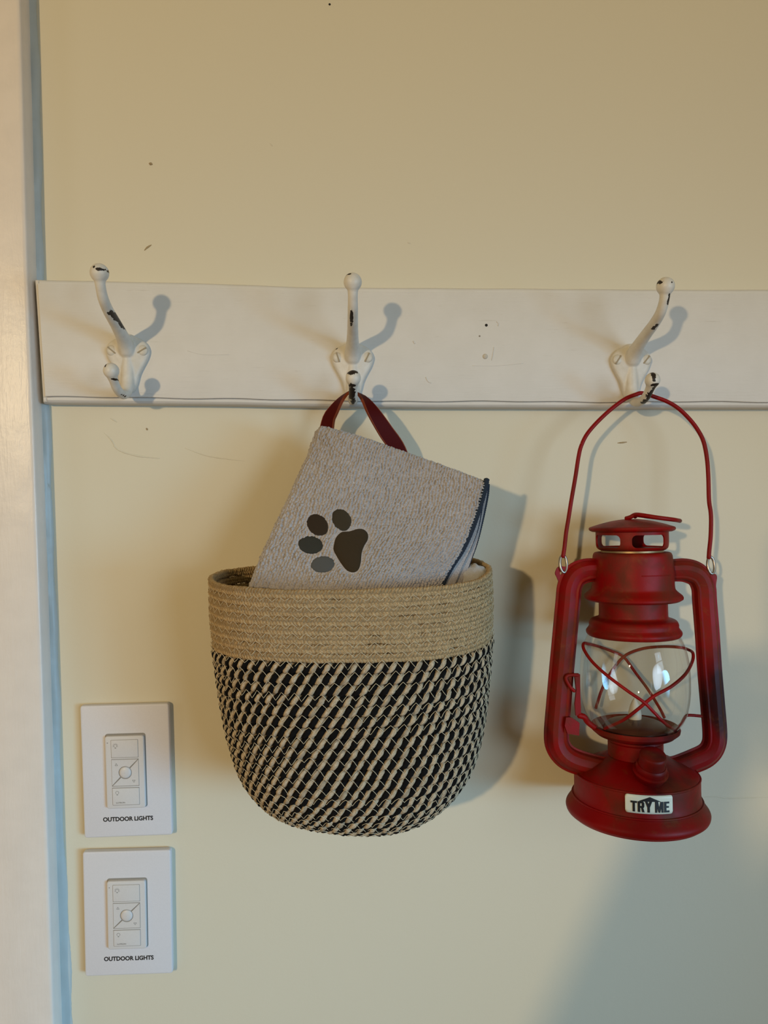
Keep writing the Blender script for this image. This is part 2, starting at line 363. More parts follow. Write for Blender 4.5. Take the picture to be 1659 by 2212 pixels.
# scars in the plaster, as thin raised or sunken strokes of the wall
def ridge(px, rad, name='plaster_scar', mat=WALL):
    pts = spline([tuple(P(u, v, 0.0)) for u, v in px], 30); r = rad*(0.35+0.65*np.sin(np.linspace(0.1, np.pi-0.1, 30)))*(0.8+0.4*rng.random(30))
    V, Fc, uv = tube(pts, r, 6); V[:, 1] *= 0.55; obj(name, V, Fc, mat, parent=wallo, root=wallo)
SCAR = m_plain('bare_plaster', (0.36, 0.27, 0.15), 0.8)
ridge([(245, 963), (262, 975), (300, 985), (345, 990)], 0.0009); ridge([(225, 935), (240, 950), (252, 972)], 0.0006)
ridge([(400, 968), (450, 985), (528, 996)], 0.0006); ridge([(312, 541), (318, 535), (327, 529)], 0.0008, mat=SCAR)
ridge([(322, 353), (329, 355)], 0.0012, mat=SCAR); ridge([(238, 903), (247, 908), (253, 912)], 0.0007); ridge([(316, 925), (319, 929)], 0.0009, mat=SCAR)
ridge([(1510, 1722), (1545, 1721), (1575, 1724), (1659, 1722)], 0.0006); ridge([(1334, 957), (1345, 956), (1354, 955)], 0.0008, mat=SCAR)
ridge([(710, 9), (714, 10)], 0.0010, mat=HOLE); ridge([(583, 310), (589, 316)], 0.0006); ridge([(880, 524), (887, 526)], 0.0006)

# ------------------------------------------------------------------ coat rail (board)
BD = 0.019
topo = [(73, 602), (300, 607), (500, 612), (660, 618), (900, 620), (1120, 621), (1250, 622.5), (1450, 623.5), (1659, 624)]
boto = [(91, 871), (300, 873), (500, 875), (660, 878.5), (900, 880.5), (1120, 881), (1250, 881.5), (1450, 881.5), (1659, 881.5)]
def board_row(px, d): 
    q = [np.array(P(u, v, d)) for u, v in px]; q.append(q[-1]+(q[-1]-q[-3])*1.6); return spline(q, 90)
tp, bt = board_row(topo, BD-0.004), board_row(boto, BD-0.004)
bw = 0.0046
# section from the bottom back round to the top back: bead, quirk groove, flat face, groove, bead
def sec(t, b, i, lift):
    wob = 0.00035*math.sin(i*0.9)+0.00025*math.sin(i*0.37)
    up = (t-b)/np.linalg.norm(t-b); rows = []
    bw2 = bw*1.12
    for f, y in ((0.0, 0.0), (0.0, 0.009), (0.0003, 0.0125), (0.0012, 0.0150), (0.0026, 0.0160), (bw2-0.0008+wob, 0.0157), (bw2-0.0002+wob, 0.0150), (bw2+wob, 0.0188), (bw2+0.0006+wob, BD)):
        q = b+up*(f+lift); rows.append((q[0], -y, q[2]))
    for f, y in ((bw+0.0006, BD), (bw, 0.0187), (bw-0.0004, 0.0163), (0.0026, 0.0160), (0.0012, 0.0150), (0.0003, 0.0125), (0.0, 0.009), (0.0, 0.0)):
        q = t-up*(f+wob*0.3); rows.append((q[0], -y, q[2]))
    return rows
rows = [sec(tp[i], bt[i], i, 0) for i in range(90)]
n_, k_ = 90, len(rows[0]); V = np.array(rows)
# left end: the same bead turns the corner
L0, L1 = V[0].copy(), V[0].copy()
face = V[0].copy(); end = []
for inset, cap in ((0.0, 0.009), (0.0005, 0.0135), (0.0015, 0.0155), (0.0036, 0.0159), (0.0041, 0.0150), (0.0045, BD)):
    r = V[0].copy(); r[:, 0] += inset; r[:, 1] = -np.minimum(-r[:, 1], cap); end.append(r)
z0_, z1_ = V[0][:, 2].min(), V[0][:, 2].max()
V = np.concatenate([np.array([np.c_[V[0][:, 0], V[0][:, 1]*0, V[0][:, 2]]]), np.array(end), V[1:]]); n_ = len(V)
bo = obj('coat_rail', V.reshape(-1, 3), [tuple(f) for f in grid_faces(n_, k_)]+[tuple(range(k_)), tuple(range((n_-1)*k_, n_*k_))[::-1]], BOARD)
fixn(bo, 35)
tag(bo, 'long white painted wooden rail with beaded edges on the cream wall, carrying three hooks', 'rail')
bo.name = 'coat_rail'
def disc(u, v, d, r, mat, name, parent, squash=1.0, dome=0.0004):
    c = P(u, v, d); pr = [(0.0001, dome), (r*0.6, dome*0.8), (r, 0.0), (r, -0.0008)]
    V, Fc = lathe(pr, 20, False); V = np.c_[V[:, 0]*squash+c[0], -V[:, 2]+c[1], V[:, 1]+c[2]]
    return obj(name, V, Fc, mat, parent=parent, root=parent)
disc(1050.5, 702.5, BD, 0.0012, HOLE, 'nail_hole', bo); disc(1036, 726, BD, 0.0008, m_plain('grey_fill', (.33, .30, .25), .8), 'dent', bo)
disc(1048, 770, BD, 0.0022, m_plain('filler_lump', (.55, .50, .42), .8, nstr=0.6), 'filled_hole', bo, dome=0.0009)
for pts, r in (([(1073, 695), (1077, 699), (1076, 704)], .0005), ([(1067, 750), (1065, 765), (1062, 778)], .0004), ([(920, 815), (925, 824), (931, 827)], .0005), ([(893, 737), (896, 742)], .0006),
               ([(405, 758), (440, 766), (495, 766)], .00022), ([(1020, 790), (1075, 790), (1130, 785)], .00022), ([(300, 848), (345, 852)], .00022)):
    q = spline([tuple(P(u, v, BD)) for u, v in pts], 16); V, Fc, uv = tube(q, r, 6); obj('paint_ridge', V, Fc, BOARD, parent=bo, root=bo)

# ------------------------------------------------------------------ hooks
def make_hook(bu, bv, chips, label, lean):
    B = P(bu, bv, BD); root = empty('coat_hook', B, label=label, cat='hook', group='double coat hooks on the rail')
    s = 1/2616.0                      # metres per pixel on the rail's face
    X = lambda q: q*s
    parts = []
    # shield plate, local x right, z up, y toward the wall
    half = [(0, 34), (9, 32), (17, 27), (30, 21), (40, 12), (45, 0), (44, -10), (40, -21), (34, -32), (28, -43), (23, -54), (20, -65), (16, -78), (10, -87), (0, -91)]
    hs = spline(np.array([(a, b, 0) for a, b in half], float), 40)[:, :2]
    rings = []
    for t, y in ((1.0, 0.0003), (1.0, -0.0022), (0.96, -0.0036), (0.86, -0.0045), (0.55, -0.0056), (0.2, -0.0064)):
        oc = [(a*t, b*t-2*(1-t)) for a, b in hs]+[(-a*t, b*t-2*(1-t)) for a, b in hs[-2:0:-1]]
        yy = y; rings.append([(X(a), yy, X(b)) for a, b in oc])
    n = len(rings[0]); V = np.array([p for r in rings for p in r])
    Fc = [tuple(f) for f in grid_faces(len(rings), n)]+[tuple(range(n))[::-1], tuple(range((len(rings)-1)*n, len(rings)*n))]
    parts.append((V, Fc))
    def hp(pts, n=60):                # (pixel height at its own depth measured from the base centre, protrusion)
        return spline([(lx, -y, z, r) for lx, z, y, r in pts], n)
    up = hp([(0, -0.006, 0.001, 0.0050), (0, -0.001, 0.004, 0.0066), (0, 0.0045, 0.010, 0.0060), (0, 0.0095, 0.020, 0.0050), (0, 0.0150, 0.034, 0.0044), (0, 0.0203, 0.0490, 0.0041), (0, 0.0263, 0.0600, 0.0039), (0, 0.0335, 0.0655, 0.0037), (0, 0.0377, 0.0668, 0.0040), (0, 0.0397, 0.0675, 0.0050)])
    V, Fc, _ = tube(up[:, :3], up[:, 3], 16); parts.append((V, [tuple(f) for f in Fc]))
    lo = hp([(0, -0.004, 0.002, 0.0050), (0, -0.018, 0.0025, 0.0056), (0, -0.0290, 0.0050, 0.0050), (0, -0.0355, 0.0110, 0.0041), (0, -0.0372, 0.0210, 0.0036), (0, -0.0345, 0.0330, 0.0035), (0, -0.0290, 0.0410, 0.0035), (0, -0.0262, 0.0438, 0.0042)])
    V, Fc, _ = tube(lo[:, :3], lo[:, 3], 16); parts.append((V, [tuple(f) for f in Fc]))
    for c, r in (((0, -0.0675, 0.0432), 0.0067), ((0, -0.0460, -0.0228), 0.0059)):
        t = np.linspace(0.02, np.pi-0.02, 16); V, Fc = lathe(np.c_[r*np.sin(t), r*np.cos(t)], 24, False, c); parts.append((V, [tuple(f) for f in Fc]))
    Vs, Fs, off = [], [], 0
    for V, Fc in parts:
        Vs.append(V); Fs += [tuple(int(i)+off for i in f) for f in Fc]; off += len(V)
    chips_l = []
    for (u, v, d, rx, rz) in chips:
        q = P(u, v, d)-B; chips_l.append((tuple(q), (rx*s*1.15, 0.016, rz*s*1.15)))
    o = obj('hook_casting', np.vstack(Vs), Fs, m_chipped('hook_enamel', chips_l), parent=root, local=True)
    fixn(o, None); bm = bmesh.new(); bm.from_mesh(o.data); bmesh.ops.holes_fill(bm, edges=bm.edges); bm.to_mesh(o.data); bm.free()
    mod(o, 'REMESH', mode='VOXEL', voxel_size=0.00055, use_smooth_shade=True); mod(o, 'SMOOTH', factor=0.5, iterations=12)
    bake(o); o.data.polygons.foreach_set('use_smooth', [True]*len(o.data.polygons))
    for sx, ang in ((-1, lean[0]), (1, lean[1])):
        c = (sx*X(31), -0.0042, X(-2)); r = 0.0044
        pr = [(0.0001, 0.0016), (r*0.5, 0.0015), (r*0.85, 0.0011), (r, 0.0004), (r, -0.0015)]
        V, Fc = lathe(pr, 28, False); V = np.c_[V[:, 0], -V[:, 2], V[:, 1]]
        # slot, a browner bar set on the screw head
        ca, sa = math.cos(ang), math.sin(ang); across = -V[:, 0]*sa+V[:, 2]*ca
        V = V+np.array(c); sc = obj('screw', V, Fc, SCREW, parent=root, local=True)
        bx = np.array([(a*r*0.9, y, b*0.00055) for y in (-0.0019, -0.0005) for a, b in ((-1, -1), (1, -1), (1, 1), (-1, 1))])
        bx = np.c_[bx[:, 0]*ca-bx[:, 2]*sa, bx[:, 1], bx[:, 0]*sa+bx[:, 2]*ca]+np.array(c)
        bx[:, 1] += 0.00015
        so = obj('screw_slot', bx, [(0, 1, 2, 3), (7, 6, 5, 4), (0, 4, 5, 1), (1, 5, 6, 2), (2, 6, 7, 3), (3, 7, 4, 0)], m_plain('slot_brown', (.34, .28, .19), .8), parent=sc, root=root, local=True, smooth=False)
    return root
make_hook(278, 757, [(214, 580, .094, 7, 2.6), (231, 580, .094, 4, 4), (231, 596, .094, 4.5, 3.5), (205, 578, .09, 2, 2), (247, 682, .066, 4, 7), (253, 690, .062, 4, 3), (240, 681, .066, 2, 2), (262, 702, .052, 2, 5),
                     (260, 853, .055, 4, 3.5), (228, 789, .068, 2, 4), (245, 818, .068, 5, 1.6)],
          'white chipped double coat hook on the rail with nothing hanging, leftmost of three', (-0.7, 0.55))
make_hook(761.5, 772, [(750, 592, .09, 6, 2.2), (759, 686, .072, 3, 12), (725, 750, .028, 4, 2), (760, 802, .070, 10, 6.5), (760, 832, .068, 7, 2.2), (759, 850, .062, 6.5, 13), (763, 866, .055, 5, 4)],
          'white chipped double coat hook holding up the rope basket, middle of three', (-1.25, 1.1))
make_hook(1361, 777, [(1429, 605, .094, 5, 3.5), (1461, 604, .09, 3, 4), (1456, 607, .096, 1.6, 1.6), (1447, 637, .09, 1.8, 3), (1447, 649, .088, 4, 7), (1406, 710, .062, 4, 5), (1416, 798, .070, 8, 2.6), (1428, 805, .070, 3.5, 4),
                      (1415, 812, .072, 4, 10), (1413, 832, .066, 7, 3), (1411, 842, .062, 5, 12), (1402, 856, .056, 7, 10), (1393, 867, .050, 6, 4)],
          'white chipped double coat hook with the red lantern wire over it, rightmost of three', (1.0, 0.9))

# ------------------------------------------------------------------ wall switches
def make_switch(cu_, cv, w_px, h_px, rot, label):
    c = P(cu_, cv, 0.007); sx = abs(P(cu_+w_px/2, cv, .007).x-P(cu_-w_px/2, cv, .007).x); sz = abs(P(cu_, cv+h_px/2, .007).z-P(cu_, cv-h_px/2, .007).z)
    root = empty('wall_switch', (c.x, 0, c.z), (0, -rot, 0), label, 'switch', 'outdoor light switches')
    k = sx/0.0747; kz = sz/0.119
    def rb(name, x, z, w_, h_, y0, y1, rad, bev, mat, par, label=None):
        V, Fc = rbox(x*k, z*kz, w_*k, h_*kz, y0, y1, rad, bev); o = obj(name, V, Fc, mat, parent=par, root=root, local=True, label=label); return fixn(o, 35)
    rb('adapter_plate', 0.0, 0.0, 0.0735, 0.1175, 0.0, 0.0035, 0.003, 0.0005, PLATE, root)
    pl = rb('cover_plate', 0, 0, 0.0747, 0.119, 0.0022, 0.0070, 0.0022, 0.0012, PLATE, root)
    rb('opening_shadow_gap', 0.0, 0.0006, 0.0342, 0.0668, 0.005, 0.00715, 0.0022, 0.0002, GAP_SHADE, pl).name = 'opening_gap_shade'  # dark slab, painted shade of the gap round the module
    ins = rb('control_module', -0.0002, 0.0, 0.0328, 0.0650, 0.005, 0.0100, 0.0020, 0.0010, BUTTON, root)
    bx0 = 0.0
    rb('button_well', bx0, 0, 0.0230, 0.0588, 0.009, 0.01008, 0.0006, 0.0001, GAP_SHADE, ins)  # dark sheet under the buttons, shows as painted shade between them
    yb = 0.0104
    for z, h_ in ((0.0214, 0.0155), (-0.0215, 0.0150)): rb('button', bx0, z, 0.0224, h_, 0.009, yb, 0.0004, 0.00025, BUTTON, root)
    rb('button_divider', bx0, 0.0127, 0.0236, 0.0012, 0.009, 0.0101, 0.0002, 0.0001, BUTTON, ins); rb('button_divider', bx0, -0.0129, 0.0236, 0.0012, 0.009, 0.0101, 0.0002, 0.0001, BUTTON, ins)
    hw, hz, g = 0.0112*k, 0.0117*kz, 0.00026
    rr = 0.0056*k
    def tri(sgn):
        poly = []
        ang = math.atan2(hz, hw)
        pts = [(-hw, -hz+g*1.4), (-hw, hz), (hw-g*1.4, hz)]
        # diagonal edge broken by the round button
        a0 = ang+0.10; 
        arc = [(-(rr)*math.cos(t)*-1, rr*math.sin(t)) for t in np.linspace(a0, math.pi+ang-0.10, 14)]
        d = g*0.75; nx, nz = -math.sin(ang)*d, math.cos(ang)*d
        poly = [(-hw, -hz+g*1.6), (-hw, hz), (hw-g*1.6, hz)]+[(a, b) for a, b in arc]
        if sgn < 0: poly = [(-a, -b) for a, b in poly]
        V, Fc = extrude(poly, 0.009, yb); return V, Fc
    for s_, nm in ((1, 'raise_button'), (-1, 'lower_button')):
        V, Fc = tri(s_); fixn(obj(nm, V, Fc, BUTTON, parent=root, root=root, local=True, smooth=False), 30)
    r2 = rr-0.0005; V, Fc = lathe([(0.0001, yb+0.0010), (r2*0.5, yb+0.0008), (r2*0.85, yb+0.0004), (r2, yb-0.0002), (r2, 0.009)], 32, False)
    obj('round_button', np.c_[V[:, 0], -V[:, 2], V[:, 1]], Fc, BUTTON, parent=root, root=root, local=True)
    def strokes(name, lines, r, par):
        ps = []
        for ln in lines:
            q = np.array([(x*k, -(yb+0.00005), z*kz) for x, z in ln]); ps.append(tube(spline(q, max(4, 3*len(q))) if len(q) > 2 else q, r, 5))
        V, Fc, uv = join(ps); V[:, 1] = -(yb+0.00005)+(V[:, 1]+(yb+0.00005))*0.3; obj(name, V, Fc, ICON, parent=par, root=root, local=True)
    def bulb(x, z, rays):
        circ = [(x+0.0013*math.sin(t), z+0.0013*math.cos(t)) for t in np.linspace(-2.5, 2.5, 12)]
        L = [circ, [(x-0.0006, z-0.0017), (x+0.0006, z-0.0017)], [(x-0.0005, z-0.0021), (x+0.0005, z-0.0021)]]
        if rays:
            for a in (-1.9, -1.2, -0.6, 0, 0.6, 1.2, 1.9): L.append([(x+0.0018*math.sin(a), z+0.0018*math.cos(a)), (x+0.0023*math.sin(a), z+0.0023*math.cos(a))])
        return L
    strokes('bulb_symbol', bulb(-0.0076, 0.0242, True), 0.00014, root); strokes('bulb_symbol', bulb(-0.0072, -0.0178, False), 0.00014, root)
    strokes('arrow_symbol', [[(-0.0083, 0.0064), (-0.0073, 0.0084)], [(-0.0073, 0.0084), (-0.0061, 0.0064)], [(-0.0061, 0.0064), (-0.0083, 0.0064)]], 0.00013, root)
    strokes('arrow_symbol', [[(0.0059, -0.0070), (0.0083, -0.0070)], [(0.0083, -0.0070), (0.0071, -0.0090)], [(0.0071, -0.0090), (0.0059, -0.0070)]], 0.00013, root)
    V, Fc = rbox(-0.0143*k, 0.0268*kz, 0.0007, 0.0005, 0.009, 0.01012, 0.0001, 0.00005); obj('indicator_hole', V, Fc, INK, parent=root, root=root, local=True)
    def TM(x, z, y): return Matrix.Translation((x*k, -y, z*kz)) @ Matrix.Rotation(math.pi/2, 4, 'X')
    text_obj('maker_lettering', 'LUTRON', 0.00155, ICON, root, TM(-0.0046, -0.0270, yb+0.00003), 0.00003, 0.00003, 1.22)
    text_obj('lettering', 'OUTDOOR LIGHTS', 0.0050, INK, root, TM(0.0002, -0.0434, 0.00706), 0.00004, 0.00018, 0.96)
    return root
make_switch(273, 1665.5, 191, 285, 0.008, 'white dimmer switch plate lettered OUTDOOR LIGHTS, the upper of the two')
make_switch(276, 1973, 190, 268, -0.004, 'white dimmer switch plate lettered OUTDOOR LIGHTS, the lower of the two')

# ------------------------------------------------------------------ rope basket
BC = P(759, 1233, 0.079)
bk = empty('rope_basket', BC, (0, -0.024, 0), 'round coiled rope basket with tan rim band and black flecked body on the middle hook', 'basket')
prof = spline([(0.1024, -0.003, 0), (0.1026, -0.03, 0), (0.1002, -0.0607, 0), (0.0952, -0.105, 0), (0.0880, -0.138, 0), (0.0785, -0.158, 0), (0.0650, -0.1730, 0), (0.0490, -0.1815, 0), (0.0300, -0.1840, 0)], 400)[:, :2]
al = np.r_[0, np.cumsum(np.linalg.norm(np.diff(prof, axis=0), axis=1))]
dprof = np.gradient(prof, axis=0); dprof /= np.linalg.norm(dprof, axis=1)[:, None]
def ring_at(s, n, sag=True):
    a = np.interp(s, al, prof[:, 0]); z = np.interp(s, al, prof[:, 1]); b = a*0.70
    tx, tz = np.interp(s, al, dprof[:, 0]), np.interp(s, al, dprof[:, 1]); nr, nz = -tz, tx   # outward normal in profile
    th = np.linspace(-np.pi, np.pi, 2001); ex = 2.25
    x = a*np.sign(np.sin(th))*np.abs(np.sin(th))**(2/ex); y = -b*np.sign(np.cos(th))*np.abs(np.cos(th))**(2/ex)
    zz = z-0.0016*np.sin(th*2+0.6)*(1 if s < 0.08 else 0.5)+0.0012*np.cos(th*3+s*9)
    zz = zz-0.0035*np.maximum(0, np.cos(th))**1.5*np.exp(-s/0.06)
    ln = np.r_[0, np.cumsum(np.hypot(np.diff(x), np.diff(y)))]; t = np.linspace(0, ln[-1], n, endpoint=False)
    xs, ys, zs = np.interp(t, ln, x), np.interp(t, ln, y), np.interp(t, ln, zz)
    p = np.stack([xs, ys, zs], 1); T = np.roll(p, -1, 0)-np.roll(p, 1, 0); T[:, 2] = 0; T /= np.linalg.norm(T, axis=1)[:, None]
    out = np.stack([T[:, 1], -T[:, 0], 0*T[:, 0]], 1)
    nrm = out*nr+np.array([0, 0, 1])*nz; alo = np.cross(T, nrm); alo *= -np.sign(alo[:, 2:3]+1e-9) if abs(tz) < 1 else 1
    upv = nrm*0; upv = np.cross(nrm, T); upv *= np.where(upv[:, 2:3] < 0, -1, 1) if abs(tz) > 0.5 else 1
    upv = -(out*tx+np.array([0, 0, 1])*tz)            # direction back up the wall of the basket
    return p, nrm, upv, ln[-1], t
def braid_row(s, hgt):
    L = 0.0070; _, _, _, ln, _ = ring_at(s, 64); per = round(ln/L); n = per*10; p, nr, up, ln, t = ring_at(s, n)
    ph = (t/ln-0.5)*per*2*np.pi; parts = []
    wob = 1+0.12*np.interp(t, np.linspace(0, ln, 60), rng.normal(size=60))
    for i in range(3):
        f = ph+2*np.pi*i/3
        q = p+up*(np.sin(f)*hgt*0.335*wob)[:, None]+nr*(np.sin(2*f)*0.0011)[:, None]
        parts.append(tube(q, 0.00148*(1+0.10*rng.normal(size=n)), 6, True))
    V, Fc, uv = join(parts); o = obj('braided_rope', V, Fc, JUTE, parent=bk, local=True, uv=uv); return o
def twist_row(s, hgt, k):
    L = 0.0086; _, _, _, ln, _ = ring_at(s, 64); per = max(3, round(ln/L)); n = per*12; p, nr, up, ln, t = ring_at(s, n)
    ph = (t/ln-0.5)*per*2*np.pi+k*(np.pi+0.12)+0.45*np.interp(t, np.linspace(0, ln, 24), rng.normal(size=24))*np.sin(t/ln*np.pi)
    V, Fc, U, mi, off = [], [], [], [], 0
    for i in range(2):
        f = ph+np.pi*i; jute = i % 2 == 0; R = 0.0020; r = (0.00195 if jute else 0.0021)
        rr = r*(1+0.07*rng.normal(size=n))
        q = p+up*(np.sin(f)*R*hgt/0.0078)[:, None]+nr*(np.cos(f)*R*0.85)[:, None]
        v, fc, uv = tube(q, rr, 7, True); V.append(v); Fc.append(fc+off); U.append(uv); mi += [0 if jute else 1]*len(fc); off += len(v)
    return obj('twisted_rope', np.vstack(V), np.vstack(Fc), [JUTE2, BLACKY], parent=bk, local=True, uv=np.vstack(U), midx=mi)
def zigzag(s0, s1, step, par, proud):
    _, _, _, ln, _ = ring_at(s0, 64); m = round(ln/step)*2; n = m*4; p0, n0, u0_, _, t = ring_at(s0, n); p1, n1, _, _, _ = ring_at(s1, n)
    keep = (np.arange(n)*m/n); tri = np.abs((keep % 2)-1)
    tri = np.clip(tri+0.10*np.interp(keep, np.arange(0, m+2), rng.normal(size=m+2)), -0.1, 1.1)
    q = p0*(1-tri)[:, None]+p1*tri[:, None]+(n0*(1-tri)[:, None]+n1*tri[:, None])*(proud*(0.78+0.22*np.abs(2*tri-1)))[:, None]
    V, Fc, uv = tube(q, 0.00019, 4, True); obj('stitching', V, Fc, THREAD, parent=par, root=bk, local=True)
s = 0.0; rows_s = []
for i in range(8): rows_s.append((s, 'j')); s += 0.0063
s += 0.0008
while s < al[-1]-0.004: rows_s.append((s, 't')); s += 0.0076
prev = None
for i, (s_, k_) in enumerate(rows_s):
    ro = braid_row(s_, 0.0063) if k_ == 'j' else twist_row(s_, 0.0078, i)
    if prev is not None and i < len(rows_s)-2:
        m_ = (prev+s_)/2; hw_ = 0.0019 if k_ == 'j' else 0.0026; zigzag(m_-hw_, m_+hw_, 0.0088, ro, 0.0023 if k_ == 'j' else 0.0035)
    prev = s_
# bottom disc closing the coil
a_ = prof[-1, 0]; V, Fc = lathe([(0.0002, prof[-1, 1]), (a_*0.5, prof[-1, 1]), (a_, prof[-1, 1]), (a_, prof[-1, 1]+0.004), (0.0002, prof[-1, 1]+0.004)], 48, True); V[:, 1] *= 0.745
obj('basket_bottom', V, Fc, JUTE, parent=bk, local=True)
# leather handle
st = [(690, 1235, .0125, 1.0), (692, 1120, .016, 1.0), (699, 1000, .026, 0.9), (708, 915, .034, 0.72), (722, 885, .039, 0.55), (738, 862, .041, 0.25), (752, 849, .0415, 0.06), (761, 846, .0415, 0.0),
      (771, 849, .0415, -0.04), (787, 862, .042, -0.35), (806, 890, .042, -0.75), (832, 930, .039, -0.95), (862, 978, .033, -1.0), (885, 1060, .022, -1.0), (893, 1130, .016, -1.0), (897, 1235, .0125, -1.0)]
cpt = spline([(*P(u, v, d), a) for u, v, d, a in st], 90); cp = cpt[:, :3]; T = np.gradient(cp, axis=0); T /= np.linalg.norm(T, axis=1)[:, None]
an = cpt[:, 3]*np.pi/2*0.93; side = np.cross(T, np.array([0, -1.0, 0])); side /= np.linalg.norm(side, axis=1)[:, None]; dep = np.array([0, -1.0, 0])
Wd = side*np.sin(np.abs(an))[:, None]*1.0+dep*np.cos(an)[:, None]*np.where(cpt[:, 3] < 0, 1, 1)[:, None]; Wd -= T*np.sum(Wd*T, 1)[:, None]; Wd /= np.linalg.norm(Wd, axis=1)[:, None]
Nn = np.cross(T, Wd); hwid = 0.0066-0.0022*np.exp(-((np.arange(90)-43)/9.0)**2); th = 0.0011
V = []
for i in range(90):
    for a, b in ((-1, -1), (-0.9, -1.05), (0.9, -1.05), (1, -1), (1, 1), (0.9, 1.05), (-0.9, 1.05), (-1, 1)): V.append(cp[i]+Wd[i]*hwid[i]*a+Nn[i]*th*b)
g = grid_faces(90, 8); mi = [1 if (f % 8) in (7, 3, 0, 2, 4, 6) else 0 for f in range(len(g))]
ho = obj('leather_handle', V, g, [LEATH, LEATHE], parent=bk, root=bk, midx=mi); fixn(ho, 40)

# ------------------------------------------------------------------ towel
tw = empty('folded_towel', P(760, 1290, 0.12), label='folded grey terry towel with embroidered paw print, standing in the rope basket', cat='towel')
Ledge = spline([(684, 911, 0), (672, 935, 0), (654, 985, 0), (612, 1075, 0), (568, 1165, 0), (533, 1245, 0), (508, 1325, 0)], 101)[:, :2]
RedgeA = spline([(1051, 1036, 0), (1044, 1068, 0), (1024, 1130, 0), (1000, 1185, 0), (966, 1240, 0), (915, 1345, 0)], 101)[:, :2]
def towel_px(s, t, R=RedgeA, top_sag=8):
    idx = np.clip(t, 0, 1)*100; l = np.stack([np.interp(idx, np.arange(101), Ledge[:, i]) for i in (0, 1)], -1); r = np.stack([np.interp(idx, np.arange(101), R[:, i]) for i in (0, 1)], -1)
    q = l*(1-s)[..., None]+r*s[..., None]
    q[..., 1] += (8*np.sin(np.pi*s)*t-6*np.sin(np.pi*s)*np.maximum(0, 1-t*3)); return q
def towel_d(s, t): return 0.060+0.033*s*(1-t)+(0.052+0.0*s)*t+0.026*np.sin(np.pi*np.clip(s, 0, 1))*t+0.004*np.sin(np.pi*s)+0.003*np.sin(s*7+t*3)
Rm = np.array(cr); Um = np.array(cu); Fm = np.array(fw); Cp = np.array(cam_pos)
def PP(px, d):
    r = Fm*F+Rm*(px[..., 0:1]-W/2)-Um*(px[..., 1:2]-H/2); return Cp+r*((DIST-d)/r[..., 1])[..., None]
def worley(a, b, jit=0.35):
    ia, ib = np.floor(a).astype(int), np.floor(b).astype(int); best = np.full(a.shape, 9.0); tab = rng.random((256, 256, 3)); hh = np.zeros(a.shape)
    for dx in (-1, 0, 1):
        for dy in (-1, 0, 1):
            ca, cb = ia+dx, ib+dy; j = tab[ca % 256, cb % 256]; px_, py_ = ca+0.5+(j[..., 0]-0.5)*jit*2, cb+0.5+(j[..., 1]-0.5)*jit*2
            dd = ((a-px_)*1.0)**2+((b-py_)*0.85)**2; m = dd < best; best = np.where(m, dd, best); hh = np.where(m, j[..., 2], hh)
    return np.sqrt(best), hh
# front layer: closed body with rolled left and top folds
NS, NT = 430, 430
S, T2 = np.meshgrid(np.linspace(0, 1, NS), np.linspace(0, 1, NT), indexing='ij')
px = towel_px(S, T2); base = PP(px, towel_d(S, T2))
gs, gt = np.gradient(base, axis=0), np.gradient(base, axis=1); nr = np.cross(gs, gt); nr /= np.linalg.norm(nr, axis=-1)[..., None]; nr *= np.sign(-nr[..., 1:2])
aa = S*64+0.9*np.sin(T2*5+S*3)+0.22*np.sin(T2*27+S*31)+0.10*np.sin(T2*70-S*40); bb = T2*66+0.8*np.sin(S*9+T2*2)+0.5*np.sin(np.floor(aa)*2.4)
dd, hh = worley(aa, bb, 0.26); rib = np.cos(2*np.pi*(aa-0.5))
disp = 0.0019*np.clip(1-dd*dd*2.1, 0, 1)*(0.45+0.8*hh)+0.00016*rib-0.0006
wrk = 0.0014*np.sin(S*4+T2*5)+0.0010*np.sin(S*9-T2*4)
rollL = -0.006*(1-np.clip(S/0.055, 0, 1))**2.2; rollT = -0.005*(1-np.clip(T2/0.035, 0, 1))**2.2; rollR = -0.0016*(1-np.clip((1-S)/0.03, 0, 1))**2
# pressed down around the embroidery
def inside(cx_, cy_, a, b, an_, q, grow=1.0):
    dx, dy = q[..., 0]-cx_, q[..., 1]-cy_; c, s_ = math.cos(an_), math.sin(an_); return ((dx*c+dy*s_)/(a*grow))**2+((-dx*s_+dy*c)/(b*grow))**2
toes = [(686, 1134, 26, 21, 0.80), (738, 1123, 25, 20, 1.00), (671, 1177, 27, 19.5, 0.12), (697, 1219, 26, 18, -0.10)]
press = np.zeros_like(S)
for tq in toes: press = np.maximum(press, np.clip(1.6-inside(*tq, px), 0, 1))
padpoly = [(722, 1176), (726, 1162), (738, 1150), (756, 1148), (772, 1143), (785, 1144), (794, 1153), (794, 1166), (786, 1180), (781, 1195), (779, 1215), (774, 1230), (764, 1236), (750, 1232), (738, 1218), (728, 1202), (721, 1188)]
pp_ = spline([(a, b, 0) for a, b in padpoly], 70, True)[:, :2]; near = (np.abs(px[..., 0]-757) < 60) & (np.abs(px[..., 1]-1190) < 70); qn = px[near]
dmin = np.sqrt(((qn[:, None, :]-pp_[None])**2).sum(-1)).min(1); ins_ = np.zeros(len(qn), bool); j_ = len(pp_)-1
for i_ in range(len(pp_)):
    (xi, yi), (xj, yj) = pp_[i_], pp_[j_]; ins_ ^= ((yi > qn[:, 1]) != (yj > qn[:, 1])) & (qn[:, 0] < (xj-xi)*(qn[:, 1]-yi)/(yj-yi+1e-9)+xi); j_ = i_
press[near] = np.maximum(press[near], np.where(ins_, 1.0, np.clip(1.5-dmin/7, 0, 1)))
off = disp*(1-press)+wrk+rollL+rollT+rollR-0.0005*press
front = base+nr*off[..., None]
